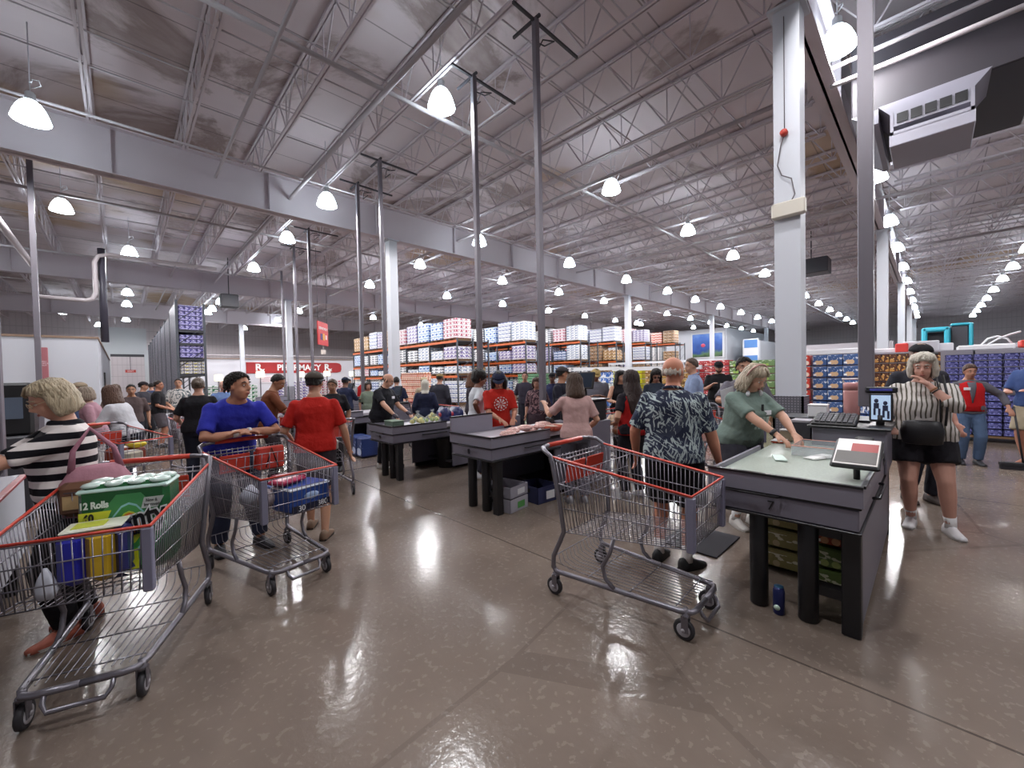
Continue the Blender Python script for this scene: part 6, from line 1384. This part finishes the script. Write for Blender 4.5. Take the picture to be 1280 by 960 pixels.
P = person('small person in grey green beyond the balding cashier', 4.7, 10.4, -110, 1.48, 1.0, True, 0, 0, 4, skinc='a87a64', hair='3a302a', style='bob', shirt='7c8878', sleeve=.9, bottoms=('pants', '4a4a58'))
P = person('woman with dark hair beyond the woman in the white t-shirt', 6.5, 7.1, -150, 1.56, 1.1, True, 0, 0, 4, skinc='b08068', hair='2a1c18', style='shoulder', shirt='a88878', sleeve=.9, bottoms=('pants', '2a2a34'))
P = person('man standing left of the middle pole in the distance', 7.4, 7.2, -140, 1.66, 1.05, False, 0, 0, 4, skinc='a87a64', hair='2a1c18', style='short', shirt='3a3644', sleeve=.9, bottoms=('pants', '2a2a34'))
P = person('woman in a dark patterned dress just right of the cashier in red', 6.1, 5.6, -150, 1.52, 1.15, True, 0, 0, 14, skinc='a87a64', hair='4a3028', style='bob', shirtmat=floral('3c2c34', '8c6c70', 12., .5), sleeve=1.3, bottoms=('skirt', '3c2c34'))
P = person('man in a navy jacket behind the tall middle pole', 7.3, 6.2, -150, 1.62, 1.1, False, 0, 0, 4, skinc='6f4a38', hair='17110f', style='short', shirt='2c3050', sleeve=1.8, bottoms=('pants', '2a2a34'), cap='1d1c22')
P = person('person with curly dark hair beyond the man in the dark cap', 6.9, 5.35, -100, 1.55, 1.0, True, 0, 0, 4, skinc='6f4a38', hair='17110f', style='afro', shirt='3a3038', sleeve=.9, bottoms=('pants', '2a2a34'))
# a few items in other carts
for (x, y, z, sx, sy, sz, c_, rz, lb) in [(6.48, 2.02, .6, .5, .36, .22, '5d8fa0', 20, 'pale teal wrapped pack on top in the cart behind the floral shirt'), (6.5, 2.08, .5, .44, .3, .1, 'c8c8cc', 20, 'white pack under the teal one in the cart'), (6.45, 1.95, .2, .42, .34, .22, '25306c', 20, 'dark blue case on the lower tray of the cart behind the floral shirt'),
                                      (.0, 7.1, .56, .3, .3, .22, '8c3a24', -60, 'orange red goods in the cart behind the striped woman'), (.1, 6.95, .78, .22, .14, .08, 'd8c02c', -60, 'yellow pack on top of the cart behind the striped woman'), (.05, 6.85, .58, .16, .2, .18, 'b8b0a0', -50, 'tan goods at the front of the cart behind the striped woman'),
                                      (2.1, 6.1, .56, .3, .3, .16, 'a8a49c', 80, 'pale boxes in the cart behind the man in red')]:
    o = MB().box(-sx / 2, sx / 2, -sy / 2, sy / 2, 0, sz, bev=.03).build('wrapped_pack', flat(c_, .35), None, (x, y, z)); o.rotation_euler = (0, 0, R(rz)); tag(o, lb, 'pack'); MB().box(-sx / 4, sx / 4, -sy / 4, sy / 4, sz - .004, sz + .004, bev=.002).build('label', flat('d8d8d4', .4), o)
for k in range(6):
    x, y = 6.1 + .1 * k - .2, 3.85 - .05 * (k % 3); c_ = ['b8602c', 'c8a888', '8c5a3c', 'a88c70', 'c87038', 'b89878'][k]
    m = MB(); m.ball((0, 0, .08), (.1, .09, .08), n=10).ball((.03, .02, .13), (.06, .06, .05), n=8); o = m.build('grocery_bag', flat(c_, .5), None, (x, y, .52 + .17 * (k % 2))); tag(o, ORD[k] + ' lumpy grocery item from the left in the cart before the woman in black', 'groceries', 'groceries in the far cart')
for k in range(3):
    o = MB().box(-.08, .08, -.12, .12, 0, .06, bev=.02).build('orange_pack', flat('a8482c', .4), None, (4.0 + .22 * k, 3.44, .852)); tag(o, ORD[k] + ' orange pack near the far edge of counter eight', 'pack', 'orange packs'); MB().box(-.05, .05, -.08, .08, .058, .064).build('label', flat('d8c8b8', .4), o)
